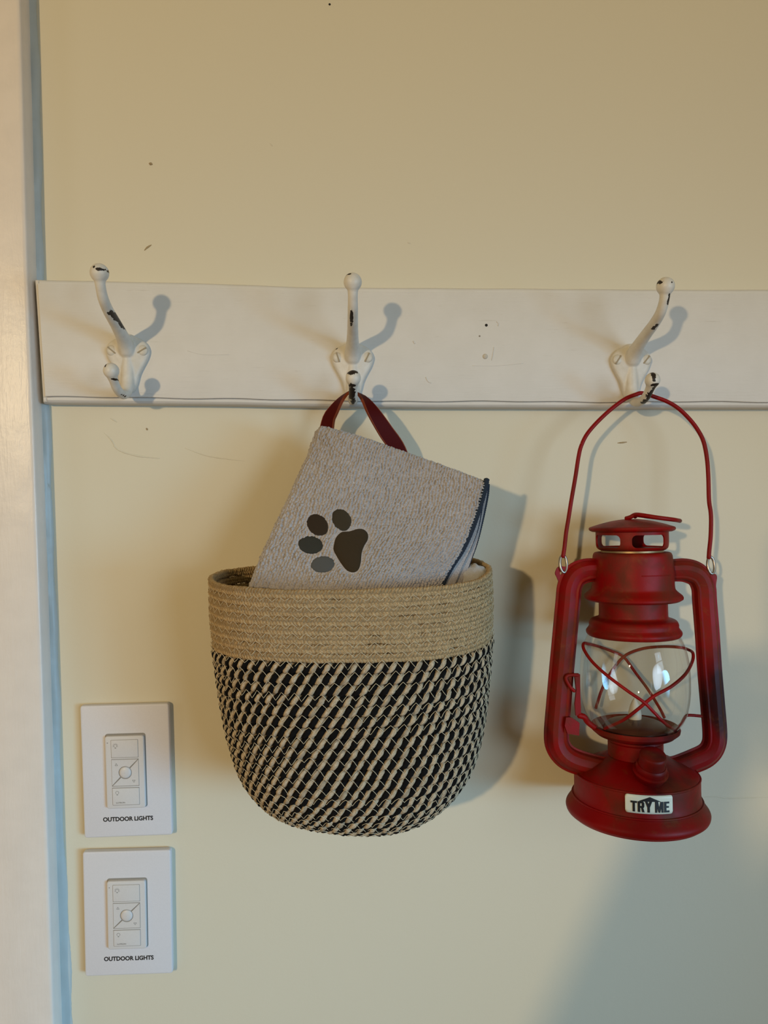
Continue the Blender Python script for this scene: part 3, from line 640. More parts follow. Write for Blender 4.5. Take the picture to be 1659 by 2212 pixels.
thick = 0.0062
# thickness: back sheet coarse, joined round the rim
Vf = front.reshape(-1, 3); Ff = grid_faces(NS, NT, False, False)
sb = slice(None, None, 1)
rim_idx = np.r_[np.arange(NT), (np.arange(1, NS))*NT+NT-1, (NS-1)*NT+np.arange(NT-2, -1, -1), np.arange(NS-2, 0, -1)*NT]
backbase = base+nr*(wrk-thick)[..., None]
bdep = nr.reshape(-1, 3)
ringB = Vf[rim_idx]-bdep[rim_idx]*0.0042; ctr = backbase[NS//2, NT//2]
nV = len(Vf); nR = len(rim_idx)
q1 = np.stack([rim_idx, np.roll(rim_idx, -1), nV+np.roll(np.arange(nR), -1), nV+np.arange(nR)], 1)
# coarse back grid as its own connected sheet
NB = 30; sI = np.linspace(0, NS-1, NB).astype(int); tI = np.linspace(0, NT-1, NB).astype(int)
bk_g = (front[np.ix_(sI, tI)]-nr[np.ix_(sI, tI)]*0.0042).reshape(-1, 3)
Fb = grid_faces(NB, NB, False, False)[:, ::-1]+nV+nR
fl = obj('front_layer', np.vstack([Vf, ringB, bk_g]), np.vstack([Ff, q1, Fb]), TERRY, parent=tw, root=tw)
# layers behind, fanned out past the right edge
def layer(name, redge, doff, n=60, s0=0.0, t0=0.0):
    R = spline([(a, b, 0) for a, b in redge], 101)[:, :2]; S, T2 = np.meshgrid(np.linspace(s0, 1, n), np.linspace(t0, 1, n), indexing='ij')
    q = towel_px(S, T2, R); q[..., 0] += 4*(1-S); d = towel_d(S, T2)-doff; b_ = PP(q, d); gs, gt = np.gradient(b_, axis=0), np.gradient(b_, axis=1)
    nr = np.cross(gs, gt); nr /= np.linalg.norm(nr, axis=-1)[..., None]; nr *= np.sign(-nr[..., 1:2])
    roll = (-0.002*(1-np.clip(S/0.06, 0, 1))**2-0.0035*(1-np.clip(T2/0.05, 0, 1))**2)[..., None]; jit = 0.0003*rng.random(S.shape)[..., None]
    A = (b_+nr*(0.0018+roll+jit)).reshape(-1, 3); B2 = (b_-nr*(0.0018+roll*0.2)).reshape(-1, 3); m = len(A)
    rim = np.r_[np.arange(n), np.arange(1, n)*n+n-1, (n-1)*n+np.arange(n-2, -1, -1), np.arange(n-2, 0, -1)*n]
    q1 = np.stack([rim, np.roll(rim, -1), np.roll(rim, -1)+m, rim+m], 1)
    g = grid_faces(n, n, False, False); o = obj(name, np.vstack([A, B2]), np.vstack([g, g[:, ::-1]+m, q1]), TERRY, parent=tw, root=tw); return fixn(o, 60), b_[-1]
RB = [(1054, 1041), (1051, 1072), (1040, 1125), (1027, 1175), (1008, 1228), (975, 1335)]
RC = [(1046, 1044), (1041, 1085), (1031, 1140), (1014, 1185), (990, 1235), (950, 1340)]
l2, e2 = layer('folded_layer', RC, 0.0085, 60, 0.05, 0.02)
l3, e3 = layer('folded_layer', RB, 0.0145, 60, 0.05, 0.02)
def hem(path, r, par):
    p = spline(path, 240); ph = np.arange(240); rr = r*(1+0.07*np.cos(ph*2*np.pi/4.0)); V, Fc, uv = tube(p, rr, 10)
    return obj('stitched_hem', V, Fc, NAVY, parent=par, root=tw, label='navy overlock hem')
eA = PP(RedgeA[::5], np.array([towel_d(np.array(1.0), np.array(t)) for t in np.linspace(0, 1, 101)[::5]])); 
hem(eA+np.array([0.0004, 0.0016, 0]), 0.0021, fl); hem(e3[::4]+np.array([-0.0004, 0.0005, 0]), 0.0021, l3)
hem(e2[::4]+np.array([-0.0002, 0.0010, 0]), 0.0016, l2)
st_ = []                                             # pale needle stitches along the inside of the front hem
hp_ = spline(eA+np.array([-0.0019, -0.0004, 0.0]), 52)
for k in range(2, 48): st_.append(tube(np.array([hp_[k]+np.array([-0.0007, -0.0016, 0.0001]), hp_[k]+np.array([0.0007, -0.0019, -0.0001])]), 0.00033, 5))
V, Fc, uv = join(st_); obj('hem_stitches', V, Fc, m_plain('pale_thread', (0.45, 0.45, 0.46), 0.7), parent=fl, root=tw, label='pale needle stitches', kind='stuff')
# pale crumple of the towel low inside the basket on the right
q = np.array(P(1022, 1228, 0.088)); t = np.linspace(0.05, np.pi-0.05, 20); V, Fc = lathe(np.c_[0.013*np.sin(t), 0.009*np.cos(t)], 28, False)
V = V*(1+0.08*np.sin(V[:, :1]*900)*np.cos(V[:, 2:]*700)); obj('crumpled_corner', V+q+np.array([0, 0.002, -0.006]), Fc, m_terry('terry_pale', (0.42, 0.42, 0.42), (0.62, 0.62, 0.62)), parent=tw, root=tw, label='pale crumpled corner')
# embroidery
def surf_at(u, v):
    d = (px[..., 0]-u)**2+(px[..., 1]-v)**2; i, j = np.unravel_index(np.argmin(d), d.shape); return i, j
def patch(poly, mat, name, label):
    poly = np.array(poly, float); c = poly.mean(0); sm = spline(np.c_[poly, np.zeros(len(poly))], 56, True)[:, :2]; rings = []
    for sc, h in ((1.03, -0.0009), (1.01, 0.0002), (0.95, 0.0007), (0.82, 0.0010), (0.6, 0.0012), (0.35, 0.0012), (0.12, 0.0012)):
        rr = c+(sm-c)*sc; pts = []
        for (u, v) in rr:
            i, j = surf_at(u, v); w_ = base[i, j]+nr[i, j]*(wrk[i, j]+h-0.0006)
            # slide along the view ray so the outline stays smooth
            dirn = np.array(P(u, v, 0.1))-Cp; dirn /= np.linalg.norm(dirn); k = np.dot(w_-Cp, nr[i, j])/np.dot(dirn, nr[i, j]); pts.append(Cp+dirn*k)
        rings.append(pts)
    n = 56; V = np.array([p for r in rings for p in r]); Fc = [tuple(f) for f in grid_faces(len(rings), n)]+[tuple(range((len(rings)-1)*n, len(rings)*n))]
    o = obj(name, V, Fc, mat, parent=fl, root=tw, label=label); return fixn(o, None)
tc_ = [((0.050, 0.032, 0.018), 'dark brown toe'), ((0.066, 0.052, 0.032), 'olive brown toe'), ((0.050, 0.048, 0.036), 'dark olive toe'), ((0.125, 0.125, 0.118), 'slate grey toe')]
for (cx_, cy_, a, b, an_), (col, lb) in zip(toes, tc_):
    poly = [(cx_+a*math.cos(t)*math.cos(an_)-b*math.sin(t)*math.sin(an_), cy_+a*math.cos(t)*math.sin(an_)+b*math.sin(t)*math.cos(an_)) for t in np.linspace(0, 2*np.pi, 16, endpoint=False)]
    patch(poly, m_stitch('embroidery', col, 1.2+an_, 900), 'paw_toe', lb)
patch(padpoly, m_stitch('embroidery_pad', (0.060, 0.038, 0.016), 0.3, 900), 'paw_pad', 'dark brown pad')

# ------------------------------------------------------------------ lantern
DA = 0.061; TILT = math.radians(3.2)
ZB = P(1375, 1757, DA)
ln_ = empty('oil_lantern', ZB, (-TILT, -0.006, 0), 'weathered red metal hurricane lantern with glass globe, hanging from the right hook', 'lantern')
LI = inv(ln_)
def zl(v): return (P(1375, v, DA-math.tan(TILT)*(1757-v)*3.57e-4).z-ZB.z)/math.cos(TILT)
SCL = (DIST-DA)/F
def lp(u, v, y=0.0):       # local point in the lantern: y metres behind (+) or in front (-) of the axis plane
    # solve on the tilted plane
    r = fw*F+cr*(u-W/2)-cu*(v-H/2); o_ = LI @ cam_pos; dr = LI.to_3x3() @ r; k = (y-o_.y)/dr.y; return o_+dr*k
def lath(name, prof, mat=RED, n=80, par=None, ang=35, label=None, close=True):
    V, Fc = lathe(prof, n, close); return fixn(obj(name, V, Fc, mat, parent=par or ln_, root=ln_, local=True, label=label), ang)
z = {v: zl(v) for v in range(1100, 1800)}
Z = lambda v: zl(v)
# tank
tank_o = smoothprof([(0.0500, Z(1757)), (0.0535, Z(1753)), (0.0548, Z(1746)), (0.0545, Z(1739)), (0.0520, Z(1729)), (0.0494, Z(1719)), (0.0482, Z(1708)), (0.0480, Z(1690)), (0.0480, Z(1672)), (0.0472, Z(1666)), (0.0400, Z(1654)), (0.0300, Z(1640)), (0.0222, Z(1630))], 60)
lath('fuel_tank', np.vstack([[(0.0001, Z(1750))], [(0.048, Z(1752))], tank_o, [(0.0001, Z(1630))]]), close=False, n=120)
zt = Z(1719)
for rz, rr in ((Z(1757)+0.0003, 0.0505), (Z(1718), 0.0494), (Z(1668), 0.0476)):
    a = np.linspace(0, 2*np.pi, 120, endpoint=False); V, Fc, uv = tube(np.c_[rr*np.sin(a), -rr*np.cos(a), 0*a+rz], 0.0009, 6, True); obj('rolled_seam', V, Fc, RED, parent=ln_, root=ln_, local=True)
lath('burner_tube', [(0.0001, Z(1640)), (0.0212, Z(1640)), (0.0212, Z(1600)), (0.0225, Z(1596)), (0.0225, Z(1592)), (0.0001, Z(1592))], close=False)
lath('globe_plate', [(0.0001, Z(1592)), (0.0215, Z(1592)), (0.0300, Z(1585)), (0.0338, Z(1576)), (0.0342, Z(1570)), (0.0334, Z(1566)), (0.0322, Z(1568)), (0.0300, Z(1576)), (0.0262, Z(1580)), (0.0001, Z(1580))], close=False)
lath('candle_base', smoothprof([(0.0245, Z(1580)), (0.0245, Z(1572)), (0.0215, Z(1562)), (0.0150, Z(1556)), (0.0085, Z(1553)), (0.0001, Z(1552))], 24), m_plain('candle_base_brown', (0.070, 0.024, 0.014), 0.35, nscale=60), close=False)
lath('flame_tip', smoothprof([(0.0035, Z(1560)), (0.0050, Z(1552)), (0.0049, Z(1539)), (0.0034, Z(1523)), (0.0016, Z(1512)), (0.0001, Z(1507))], 24), FLAME, close=False, label='off-white plastic candle flame')
# globe
go = smoothprof([(0.0262, Z(1582)), (0.0295, Z(1574)), (0.0342, Z(1561)), (0.0390, Z(1537)), (0.0416, Z(1502)), (0.0421, Z(1462)), (0.0412, Z(1425)), (0.0385, Z(1392)), (0.0352, Z(1370)), (0.0345, Z(1360))], 50)
lath('glass_globe', go, GLASS, n=96, close=False, ang=None)
# collar, chimney, hood
lath('globe_collar', shell(smoothprof([(0.0350, Z(1372)), (0.0364, Z(1368)), (0.0366, Z(1362)), (0.0350, Z(1356)), (0.0342, Z(1352)), (0.0342, Z(1346)), (0.0325, Z(1338)), (0.0272, Z(1332)), (0.0264, Z(1322)), (0.0264, Z(1284))], 50), -0.0012), n=96)
lath('hood', shell(np.vstack([[(0.0355, Z(1296)), (0.0378, Z(1292)), (0.0380, Z(1288))], smoothprof([(0.0372, Z(1284)), (0.0330, Z(1274)), (0.0318, Z(1266)), (0.0314, Z(1235)), (0.0306, Z(1205)), (0.0302, Z(1198)), (0.0290, Z(1193)), (0.0260, Z(1192)), (0.0215, Z(1193))], 40)]), -0.0012), n=110)
a = np.linspace(-0.15, 0.75, 40); V, Fc, uv = tube(np.c_[0.0313*np.sin(a), -0.0313*np.cos(a), 0*a+Z(1238)], 0.0005, 6); obj('pressed_crease', V, Fc, RED, parent=ln_, root=ln_, local=True)
lath('brass_neck', [(0.0220, Z(1200)), (0.0240, Z(1200)), (0.0240, Z(1184)), (0.0215, Z(1184))], BRASS)
lath('drum_floor', [(0.0001, Z(1184)), (0.0230, Z(1184)), (0.0230, Z(1187)), (0.0001, Z(1187))], close=False)
# vent drum with four long slots
NA, NZ = 200, 24; pr = smoothprof([(0.0215, Z(1190)), (0.0245, Z(1188)), (0.0268, Z(1184)), (0.0277, Z(1178)), (0.0279, Z(1168)), (0.0279, Z(1152)), (0.0279, Z(1145))], NZ)
V, Fc = lathe(shell(pr, -0.0012), NA, True); vd = obj('vent_drum', V, Fc, RED, parent=ln_, root=ln_, local=True); fixn(vd, 50)
zc, hh_ = (Z(1181)+Z(1154.5))/2, (Z(1154.5)-Z(1181))/2
cv_, cf_, off_ = [], [], 0
for k in range(4):
    c_ = math.radians((9, 109, 191, 291)[k]); hx = math.radians(30); ra = hh_/0.0279*0.75; prs = []
    for qx, qz, a0 in ((1, 1, 0), (-1, 1, 90), (-1, -1, 180), (1, -1, 270)):
        for t in range(7):
            a = math.radians(a0+15*t); prs.append((qx*(hx-ra)+ra*math.cos(a), qz*hh_*0.25+hh_*0.75*math.sin(a)))
    dense = []
    for q in range(len(prs)):
        p0, p1 = prs[q], prs[(q+1) % len(prs)]; m = max(1, int(abs(p1[0]-p0[0])/0.05)); dense += [(p0[0]+(p1[0]-p0[0])*t/m, p0[1]+(p1[1]-p0[1])*t/m) for t in range(m)]
    n = len(dense)
    for r in (0.0240, 0.0300): cv_ += [(r*math.sin(c_+a), -r*math.cos(c_+a), zc+b) for a, b in dense]
    cf_ += [(off_+i, off_+(i+1) % n, off_+n+(i+1) % n, off_+n+i) for i in range(n)]
    cen = len(cv_); 
    off_c = off_; off_ += 2*n
    # caps as strips between the lower and upper outline
    cf_ += [tuple(off_c+i for i in range(n))[::-1], tuple(off_c+n+i for i in range(n))]
cut = obj('cutter', cv_, cf_, RED, parent=ln_, root=ln_, local=True); bm = bmesh.new(); bm.from_mesh(cut.data); bmesh.ops.triangulate(bm, faces=bm.faces); bmesh.ops.recalc_face_normals(bm, faces=bm.faces); bm.to_mesh(cut.data); bm.free()
mb_ = mod(vd, 'BOOLEAN', operation='DIFFERENCE', object=cut, solver='EXACT'); bake(vd); bpy.data.objects.remove(cut); fixn(vd, 40)
# cap
lath('chimney_cap', np.vstack([[(0.0001, Z(1146)), (0.0275, Z(1146)), (0.0305, Z(1148))], smoothprof([(0.0322, Z(1146)), (0.0332, Z(1143)), (0.0328, Z(1139)), (0.0305, Z(1136.5)), (0.0240, Z(1131)), (0.0150, Z(1125)), (0.0060, Z(1121.5)), (0.0001, Z(1121))], 40)]), n=100, close=False)
rg = [lp(1352, 1120, -0.003), lp(1362, 1117, -0.006), lp(1372, 1112, -0.008), lp(1385, 1112.5, -0.013), lp(1420, 1118, -0.020), lp(1455, 1122.5, -0.017), lp(1468, 1125, -0.006), lp(1464, 1124, 0.006), lp(1440, 1121, 0.013), lp(1400, 1116, 0.012), lp(1376, 1113, 0.006), lp(1372, 1116, 0.001)]
V, Fc, uv = tube(spline([tuple(p) for p in rg], 100), 0.0017, 10); obj('cap_ring', V, Fc, RED, parent=ln_, root=ln_, local=True)
# side tubes
def side_tube(px_, sgn):
    pts = spline([tuple(lp(u, v, 0.0)) for u, v in px_], 110); T, _, _ = frames(pts); dep = np.array([0, 1.0, 0]); out = np.cross(T, dep); out /= np.linalg.norm(out, axis=1)[:, None]
    out *= sgn
    # section: (outward from the lantern, depth); seam flanges at both rims, raised rib toward the inside
    half = [(-0.0096, 0.0), (-0.0096, 0.0006), (-0.0082, 0.0010), (-0.0070, 0.0046), (-0.0058, 0.0056), (-0.0042, 0.0050), (-0.0030, 0.0056), (0.0010, 0.0068), (0.0048, 0.0060), (0.0074, 0.0036), (0.0086, 0.0012), (0.0104, 0.0007)]
    sect = [(a, -b) for a, b in half]+[(a, b) for a, b in half[::-1]][:-1]
    n = len(pts); tt = np.linspace(0, 1, n); sc = 1-0.10*np.exp(-((tt-0.0)/0.06)**2)-0.12*np.exp(-((tt-1.0)/0.08)**2)
    V = np.array([[pts[i]+out[i]*a*sc[i]+dep*b*sc[i] for a, b in sect] for i in range(n)]).reshape(-1, 3); k = len(sect)
    o = obj('side_tube', V, [tuple(f) for f in grid_faces(n, k)]+[tuple(range(k)), tuple(range((n-1)*k, n*k))], RED, parent=ln_, root=ln_, local=True); fixn(o, 28); return o
tl = side_tube([(1302, 1233), (1270, 1233), (1245, 1243), (1232, 1266), (1228, 1300), (1221, 1375), (1214, 1450), (1208, 1520), (1203, 1585), (1207, 1612), (1222, 1632), (1248, 1645), (1290, 1655), (1310, 1658)], -1)
tr_ = side_tube([(1450, 1233), (1480, 1233), (1505, 1243), (1518, 1266), (1521, 1300), (1527, 1375), (1532, 1450), (1538, 1520), (1543, 1585), (1539, 1612), (1525, 1630), (1498, 1643), (1462, 1655), (1440, 1658)], 1)
def ear(px_, hole, par):
    poly = [lp(u, v, 0.0) for u, v in px_]; hc = lp(*hole, 0.0); n = len(poly); hr = 0.0019
    sm = spline([tuple(p) for p in poly], 40, True); ring = []
    for p in sm:
        d = Vector(p)-hc; d.y = 0; d.normalize(); ring.append(hc+d*hr)
    V = [(p[0], y, p[2]) for y in (-0.0008, 0.0008) for p in sm]+[(p[0], y, p[2]) for y in (-0.0008, 0.0008) for p in ring]; m = 40; Fc = []
    for i in range(m):
        j = (i+1) % m; Fc += [(i, j, 2*m+j, 2*m+i), (m+j, m+i, 3*m+i, 3*m+j), (i, m+i, m+j, j), (2*m+j, 3*m+j, 3*m+i, 2*m+i)]
    fixn(obj('bail_ear', V, Fc, RED, parent=par, root=ln_, local=True), 40)
ear([(1204, 1226), (1212, 1223), (1222, 1224), (1240, 1224), (1232, 1238), (1222, 1252), (1213, 1268), (1209, 1262), (1203, 1248), (1199, 1238)], (1214, 1238), tl)
ear([(1510, 1222), (1526, 1228), (1534, 1238), (1545, 1240), (1548, 1247), (1546, 1262), (1545, 1285), (1538, 1290), (1528, 1262), (1518, 1240)], (1535, 1239), tr_)
# bail: wire arch with loops at its ends
def tolocal(q): return LI @ q
bail = [(1216, 1203, None), (1219, 1185, None), (1223, 1150, None), (1228, 1120, None), (1234, 1082, None), (1243, 1030, None), (1250, 985, None), (1256, 962, None), (1268, 938, None), (1290, 912, None), (1320, 884, None), (1350, 862, None), (1374, 852, None), (1384, 849, None), (1395, 851, None), (1413, 857, None), (1440, 867, None),
        (1465, 882, None), (1490, 906, None), (1508, 930, None), (1520, 955, None), (1527, 990, None), (1530, 1030, None), (1531.5, 1080, None), (1535, 1105, None), (1536, 1125, None), (1535, 1160, None), (1532, 1190, None), (1531, 1206, None)]
bp = []
for u, v, _ in bail:
    t = min(1, max(0, (1200-v)/350)); d = 0.050*(1-t)+0.0385*t; bp.append(tuple(tolocal(P(u, v, d))))
V, Fc, uv = tube(spline(bp, 200), 0.00165, 12); ba = obj('bail_wire', V, Fc, m_red('bail_red', 0.4, (0.22, 0.001, 0.002)), parent=ln_, root=ln_, local=True)
for (u0_, v0_, du, red) in ((1217, 1219, 8.5, False), (1536, 1222, 9, False)):
    c = tolocal(P(u0_, v0_-1, 0.050)); a = np.linspace(0, 2*np.pi, 40, endpoint=False); rx, rz = du*SCL, 19*SCL
    q = np.c_[c[0]+rx*np.cos(a), c[1]+0.0012*np.sin(a+0.6)*1.2, c[2]+rz*np.sin(a)]; V, Fc, uv = tube(q, 0.00115, 8, True); obj('bail_loop', V, Fc, STEEL, parent=ba, root=ln_, local=True, label='bare steel end loop')
# guard wires around the globe
def guard(px_, n=110, r=0.00125, name='guard_wire'):
    q = spline([tuple(p) for p in px_], n); V, Fc, uv = tube(q, r, 10); return obj(name, V, Fc, REDW, parent=ln_, root=ln_, local=True)
def gw(u, v, side, rad=0.0425):    # a point on a vertical cylinder of radius rad at the pixel, front (-1) or back (+1)
    y = 0.0
    for _ in range(12):
        p = lp(u, v, y); y = side*math.sqrt(max(0, rad**2-p.x**2))*1.0
    return lp(u, v, y)
gA = [gw(1306, 1574, -1, .0335), gw(1345, 1556, -1, .0388), gw(1378, 1532, -1, .0428), gw(1412, 1504, -1, .0435), gw(1450, 1483, -1, .0445), gw(1480, 1457, -1, .0450), lp(1495, 1430, -0.008), lp(1497, 1412, 0.0), lp(1488, 1404, 0.012), gw(1465, 1398, 1, .043), gw(1425, 1397, 1, .043), gw(1385, 1402, 1, .043), gw(1348, 1418, 1, .0435), gw(1318, 1455, 1, .0435), gw(1300, 1490, 1, .0435), gw(1287, 1530, 1, .041)]
gB = [gw(1464, 1582, -1, .0335), gw(1436, 1562, -1, .0382), gw(1412, 1538, -1, .0422), gw(1391, 1517, -1, .0440), gw(1355, 1492, -1, .0445), gw(1310, 1458, -1, .0450), gw(1278, 1428, -1, .0445), lp(1261, 1402, -0.008), lp(1261, 1390, 0.0), lp(1272, 1391, 0.012), gw(1295, 1397, 1, .043), gw(1325, 1408, 1, .043), gw(1348, 1420, 1, .0445), gw(1372, 1452, 1, .0435), gw(1400, 1490, 1, .0435), gw(1425, 1530, 1, .0415), gw(1435, 1550, 1, .038)]
guard(gA, 160); guard(gB, 160)
guard([lp(1462, 1583, -0.008), lp(1464, 1572, -0.004), lp(1472, 1563, 0.0), lp(1480, 1549, 0), lp(1488, 1545, 0), lp(1516, 1547, 0)], 50, 0.0012, 'plate_arm')
# lift lever on the left tube
lv = [(1221, 1461), (1226, 1458), (1240, 1458), (1252, 1458), (1252, 1480), (1253, 1543), (1244, 1546), (1241, 1520), (1240, 1475), (1236, 1494), (1232, 1490)]
V, Fc = extrude([(p.x, p.z) for p in (lp(u, v, -0.004) for u, v in [(1240, 1456), (1252, 1456), (1252, 1480), (1254, 1543), (1243, 1545), (1241, 1520), (1244, 1490)])], 0.003, 0.0055)
fixn(obj('lift_lever', V, Fc, RED, parent=ln_, root=ln_, local=True, smooth=False), 30)
guard([lp(1241, 1493, -0.0065), lp(1232, 1484, -0.007), lp(1223, 1468, -0.0075), lp(1224, 1461, -0.0075), lp(1232, 1458, -0.0065), lp(1249, 1458, -0.0045)], 50, 0.0014, 'lever_wire')
guard([lp(1250, 1545, -0.004), lp(1262, 1549, -0.004), lp(1270, 1560, -0.003), lp(1285, 1572, -0.003)], 40, 0.0024, 'plate_arm')
V, Fc = extrude([(p.x, p.z) for p in (lp(u, v, -0.006) for u, v in [(1221, 1548), (1232, 1548), (1250, 1560), (1249, 1587), (1224, 1583), (1218, 1566)])], 0.004, 0.0085)
fixn(obj('lever_stop', V, Fc, RED, parent=ln_, root=ln_, local=True, smooth=False), 30)
# filler cap on the front slope of the tank, tilted forward
fc_c = lp(1404, 1672, -0.034); axis = (Vector((0.002, -0.42, 1.0))).normalized(); Q = axis.to_track_quat('Z', 'Y').to_matrix().to_4x4(); Q.translation = fc_c
def lath2(name, prof, par=None):
    V, Fc = lathe(prof, 48, False); V = V @ np.array(Q)[:3, :3].T+np.array(Q)[:3, 3]; return fixn(obj(name, V, Fc, RED, parent=par or ln_, root=ln_, local=True), 35)
fb = lath2('filler_neck', [(0.0098, -0.008), (0.0112, 0.0), (0.0128, 0.0018), (0.0130, 0.0032), (0.0118, 0.0040), (0.0001, 0.0042)])
lath2('filler_cap', smoothprof([(0.0110, 0.0038), (0.0113, 0.0070), (0.0104, 0.0092), (0.0098, 0.0096), (0.0098, 0.0160), (0.0094, 0.0178), (0.0080, 0.0188), (0.0001, 0.0192)], 40))
# sticker wrapped on the tank wall, with its own print
def wrapc(x, z_, h): a = x/0.048; return (0.048+h)*math.sin(a), -(0.048+h)*math.cos(a), z_
def sticker():
    c = lp(1402.5, 1737.5, -0.047); xc = 0.048*math.asin(max(-1, min(1, c.x/0.048))); zc = c.z; w2, h2, rad = 0.0170, 0.0068, 0.0018
    pts = []
    for qx, qz, a0 in ((1, 1, 0), (-1, 1, 90), (-1, -1, 180), (1, -1, 270)):
        for s_ in range(5):
            a = math.radians(a0+90*s_/4); pts.append((qx*(w2-rad)+rad*math.cos(a), qz*(h2-rad)+rad*math.sin(a)))
    NX, NZ_ = 64, 6; V, Fc = [], []
    for i in range(NX+1):
        x = -w2+2*w2*i/NX; inset = max(0, abs(x)-(w2-rad)); hz = h2-(rad-math.sqrt(max(0, rad**2-inset**2)) if inset > 0 else 0)
        for j in range(NZ_+1): V.append(wrapc(xc+x, zc-hz+2*hz*j/NZ_, 0.0007))
    g = grid_faces(NX+1, NZ_+1, False, False); o = obj('try_me_sticker', V, g, STICK, parent=ln_, root=ln_, local=True, label='cream sticker printed TRY ME'); o.name = 'sticker'
    fixn(o, None); mod(o, 'SOLIDIFY', thickness=0.0003, offset=0)
    def box(x0, x1, z0, z1): return [(x0, z0), (x1, z0), (x1, z1), (x0, z1)]
    G = {'T': (5.0, [box(0, 5.0, 8.2, 10), box(1.55, 3.45, 0, 10)]),
         'R': (5.2, [box(0, 1.9, 0, 10), box(0, 4.2, 8.3, 10), box(0, 4.2, 4.1, 5.7), [(3.2, 4.6), (4.6, 4.1), (5.1, 5.6), (5.1, 8.6), (4.2, 10), (3.2, 9.2)], [(2.4, 4.9), (4.0, 4.9), (5.3, 0), (3.4, 0)]]),
         'Y': (5.4, [[(0, 10), (2.0, 10), (3.6, 4.6), (2.2, 3.4)], [(5.4, 10), (3.4, 10), (1.8, 4.6), (3.2, 3.4)], box(1.75, 3.65, 0, 4.8)]),
         'M': (6.8, [box(0, 1.7, 0, 10), box(5.1, 6.8, 0, 10), [(0.6, 10), (2.5, 10), (4.1, 0), (2.7, 0)], [(6.2, 10), (4.3, 10), (2.7, 0), (4.1, 0)]]),
         'E': (4.5, [box(0, 1.9, 0, 10), box(0, 4.4, 8.3, 10), box(0, 4.0, 4.3, 5.9), box(0, 4.5, 0, 1.7)])}
    V, Fc, x0 = [], [], 0.0; wtot = 5.0+5.2+5.4+6.8+4.5+3*0.55+2.4
    for ch in 'TRY ME':
        if ch == ' ': x0 += 2.4-0.55; continue
        w_, polys = G[ch]
        for pl in polys:
            n = len(pl); b = len(V); kx, kz = 0.0274/wtot, 0.0078/10
            for h in (0.0007, 0.00112+0.00001*len(Fc) % 0.00005): V += [wrapc(xc+0.0006+(x0+px_-wtot/2)*kx, zc-0.0056+pz_*kz, h) for px_, pz_ in pl]
            Fc += [tuple(range(b, b+n))[::-1], tuple(range(b+n, b+2*n))]+[(b+i, b+(i+1) % n, b+n+(i+1) % n, b+n+i) for i in range(n)]
        x0 += w_+0.55
    fixn(obj('lettering', V, Fc, INK, parent=o, root=ln_, local=True, smooth=False), 30)
    V, Fc = [], []
    for i in range(13):
        x = -0.0072+0.0150*i/12; top_ = 0.0024+0.0032*(1-abs(i-6)/6)+0.0001
        for zz, h in ((0.0023, 0.0007), (top_, 0.0007), (top_, 0.0011), (0.0023, 0.0011)): V.append(wrapc(xc+x, zc+zz, h))
    g = [tuple(f) for f in grid_faces(13, 4)]; fixn(obj('printed_arrow', V, g, INK, parent=o, root=ln_, local=True, smooth=False), 30)
sticker()

# ------------------------------------------------------------------ the person taking the picture, whose shadow falls on the right of the wall
per = empty('person', (-0.06, -1.02, 0), label='person in dark clothes standing opposite the rail, seen only by their shadow lower right', cat='person')
J = {'pelvis': (0, -1.06, .96, .15), 'belly': (0, -1.05, 1.10, .165), 'chest': (0, -1.04, 1.28, .155), 'neck': (0, -1.03, 1.44, .06), 'jaw': (0, -1.02, 1.52, .075), 'crown': (0, -1.03, 1.64, .085),
     'shl': (-.165, -1.03, 1.37, .080), 'shr': (.165, -1.03, 1.37, .080), 'ell': (-.235, -.90, 1.15, .052), 'elr': (.21, -.88, 1.17, .045), 'wrl': (-.105, -.735, 1.36, .028), 'wrr': (.105, -.735, 1.36, .028),
     'hpl': (-.09, -1.06, .90, .10), 'hpr': (.09, -1.06, .90, .10), 'knl': (-.11, -1.04, .50, .065), 'knr': (.11, -1.04, .50, .065), 'anl': (-.12, -1.07, .09, .042), 'anr': (.12, -1.07, .09, .042), 'tol': (-.13, -.90, .035, .035), 'tor': (.13, -.90, .035, .035)}
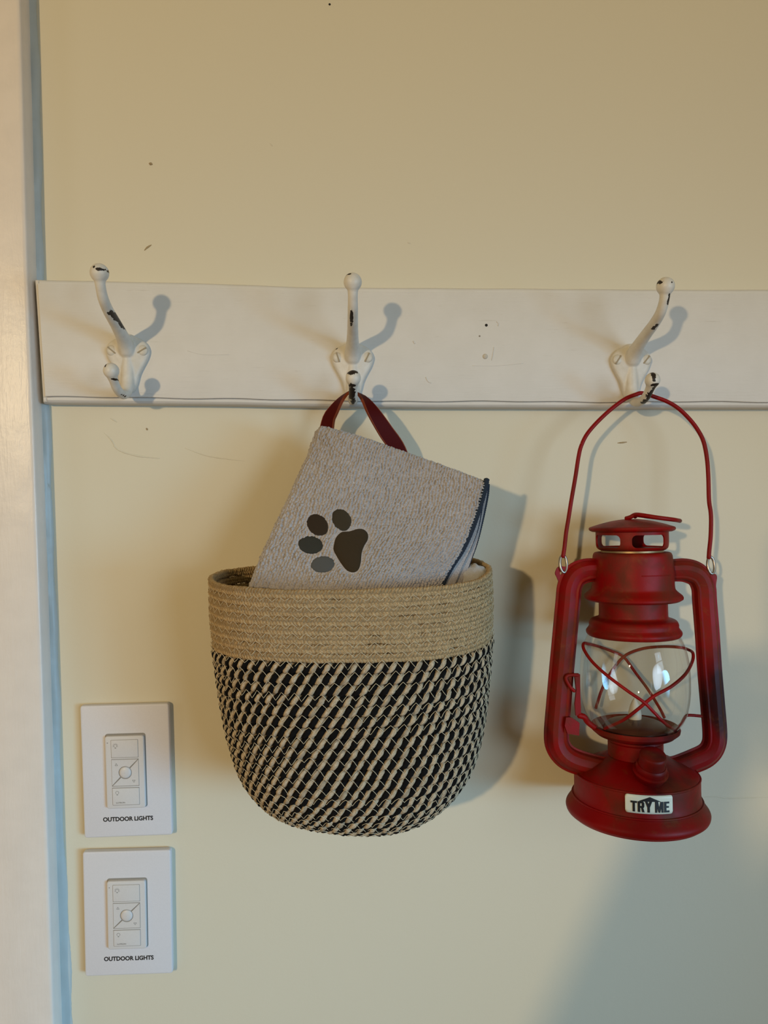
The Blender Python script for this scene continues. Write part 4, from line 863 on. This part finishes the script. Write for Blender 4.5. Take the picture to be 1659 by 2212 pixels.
E = [('pelvis', 'belly'), ('belly', 'chest'), ('chest', 'neck'), ('neck', 'jaw'), ('jaw', 'crown'), ('chest', 'shl'), ('chest', 'shr'), ('shl', 'ell'), ('shr', 'elr'), ('ell', 'wrl'), ('elr', 'wrr'),
     ('pelvis', 'hpl'), ('pelvis', 'hpr'), ('hpl', 'knl'), ('hpr', 'knr'), ('knl', 'anl'), ('knr', 'anr'), ('anl', 'tol'), ('anr', 'tor')]
for sx, wr in ((-1, 'wrl'), (1, 'wrr')):      # palm and five curled fingers each side
    w_ = J[wr]; pn = 'palm'+wr; J[pn] = (w_[0]-sx*0.03, w_[1]+0.035, w_[2]+0.05, .022); E.append((wr, pn)); b = J[pn]
    for k, (l, dz) in enumerate(((.065, .022), (.072, .008), (.066, -.006), (.052, -.020))):
        a, c = pn+'a%d' % k, pn+'b%d' % k; J[a] = (b[0]-sx*l*0.4, b[1]+0.032, b[2]+dz*1.2, .0095); J[c] = (b[0]-sx*(l*0.4+0.018), b[1]+0.004, b[2]+dz*1.3+.004, .008); E += [(pn, a), (a, c)]
    J[pn+'t'] = (b[0]-sx*0.02, b[1]-0.03, b[2]+.010, .010); E.append((pn, pn+'t'))
names = list(J); me = bpy.data.meshes.new('body'); me.from_pydata([Vector(J[k][:3])-Vector((-0.02, -1.02, 0)) for k in names], [(names.index(a), names.index(b)) for a, b in E], []); body = bpy.data.objects.new('body', me); COL.objects.link(body); body.parent = per
for i, k in enumerate(names):
    if not k.startswith(('wr', 'palm')): me.vertices[i].co.x -= 0.06
sk = mod(body, 'SKIN'); sk.use_smooth_shade = True
for i, k in enumerate(names): me.skin_vertices[0].data[i].radius = (J[k][3]*(1.15 if k in ('chest', 'belly', 'pelvis') else 1), J[k][3]*(0.75 if k in ('chest', 'belly', 'pelvis') else 1)); me.skin_vertices[0].data[i].use_root = (k == 'pelvis')
V, Fc = rbox(-0.02, CZ-0.01, 0.072, 0.150, 0.668, 0.676, 0.010, 0.002); fixn(obj('phone', V, Fc, m_plain('phone_black', (0.02, 0.02, 0.02), 0.4), parent=per, root=per), 40)
mod(body, 'SUBSURF', levels=1, render_levels=1); bake(body); body.data.materials.append(m_plain('dark_clothes', (0.05, 0.05, 0.06), 0.8))
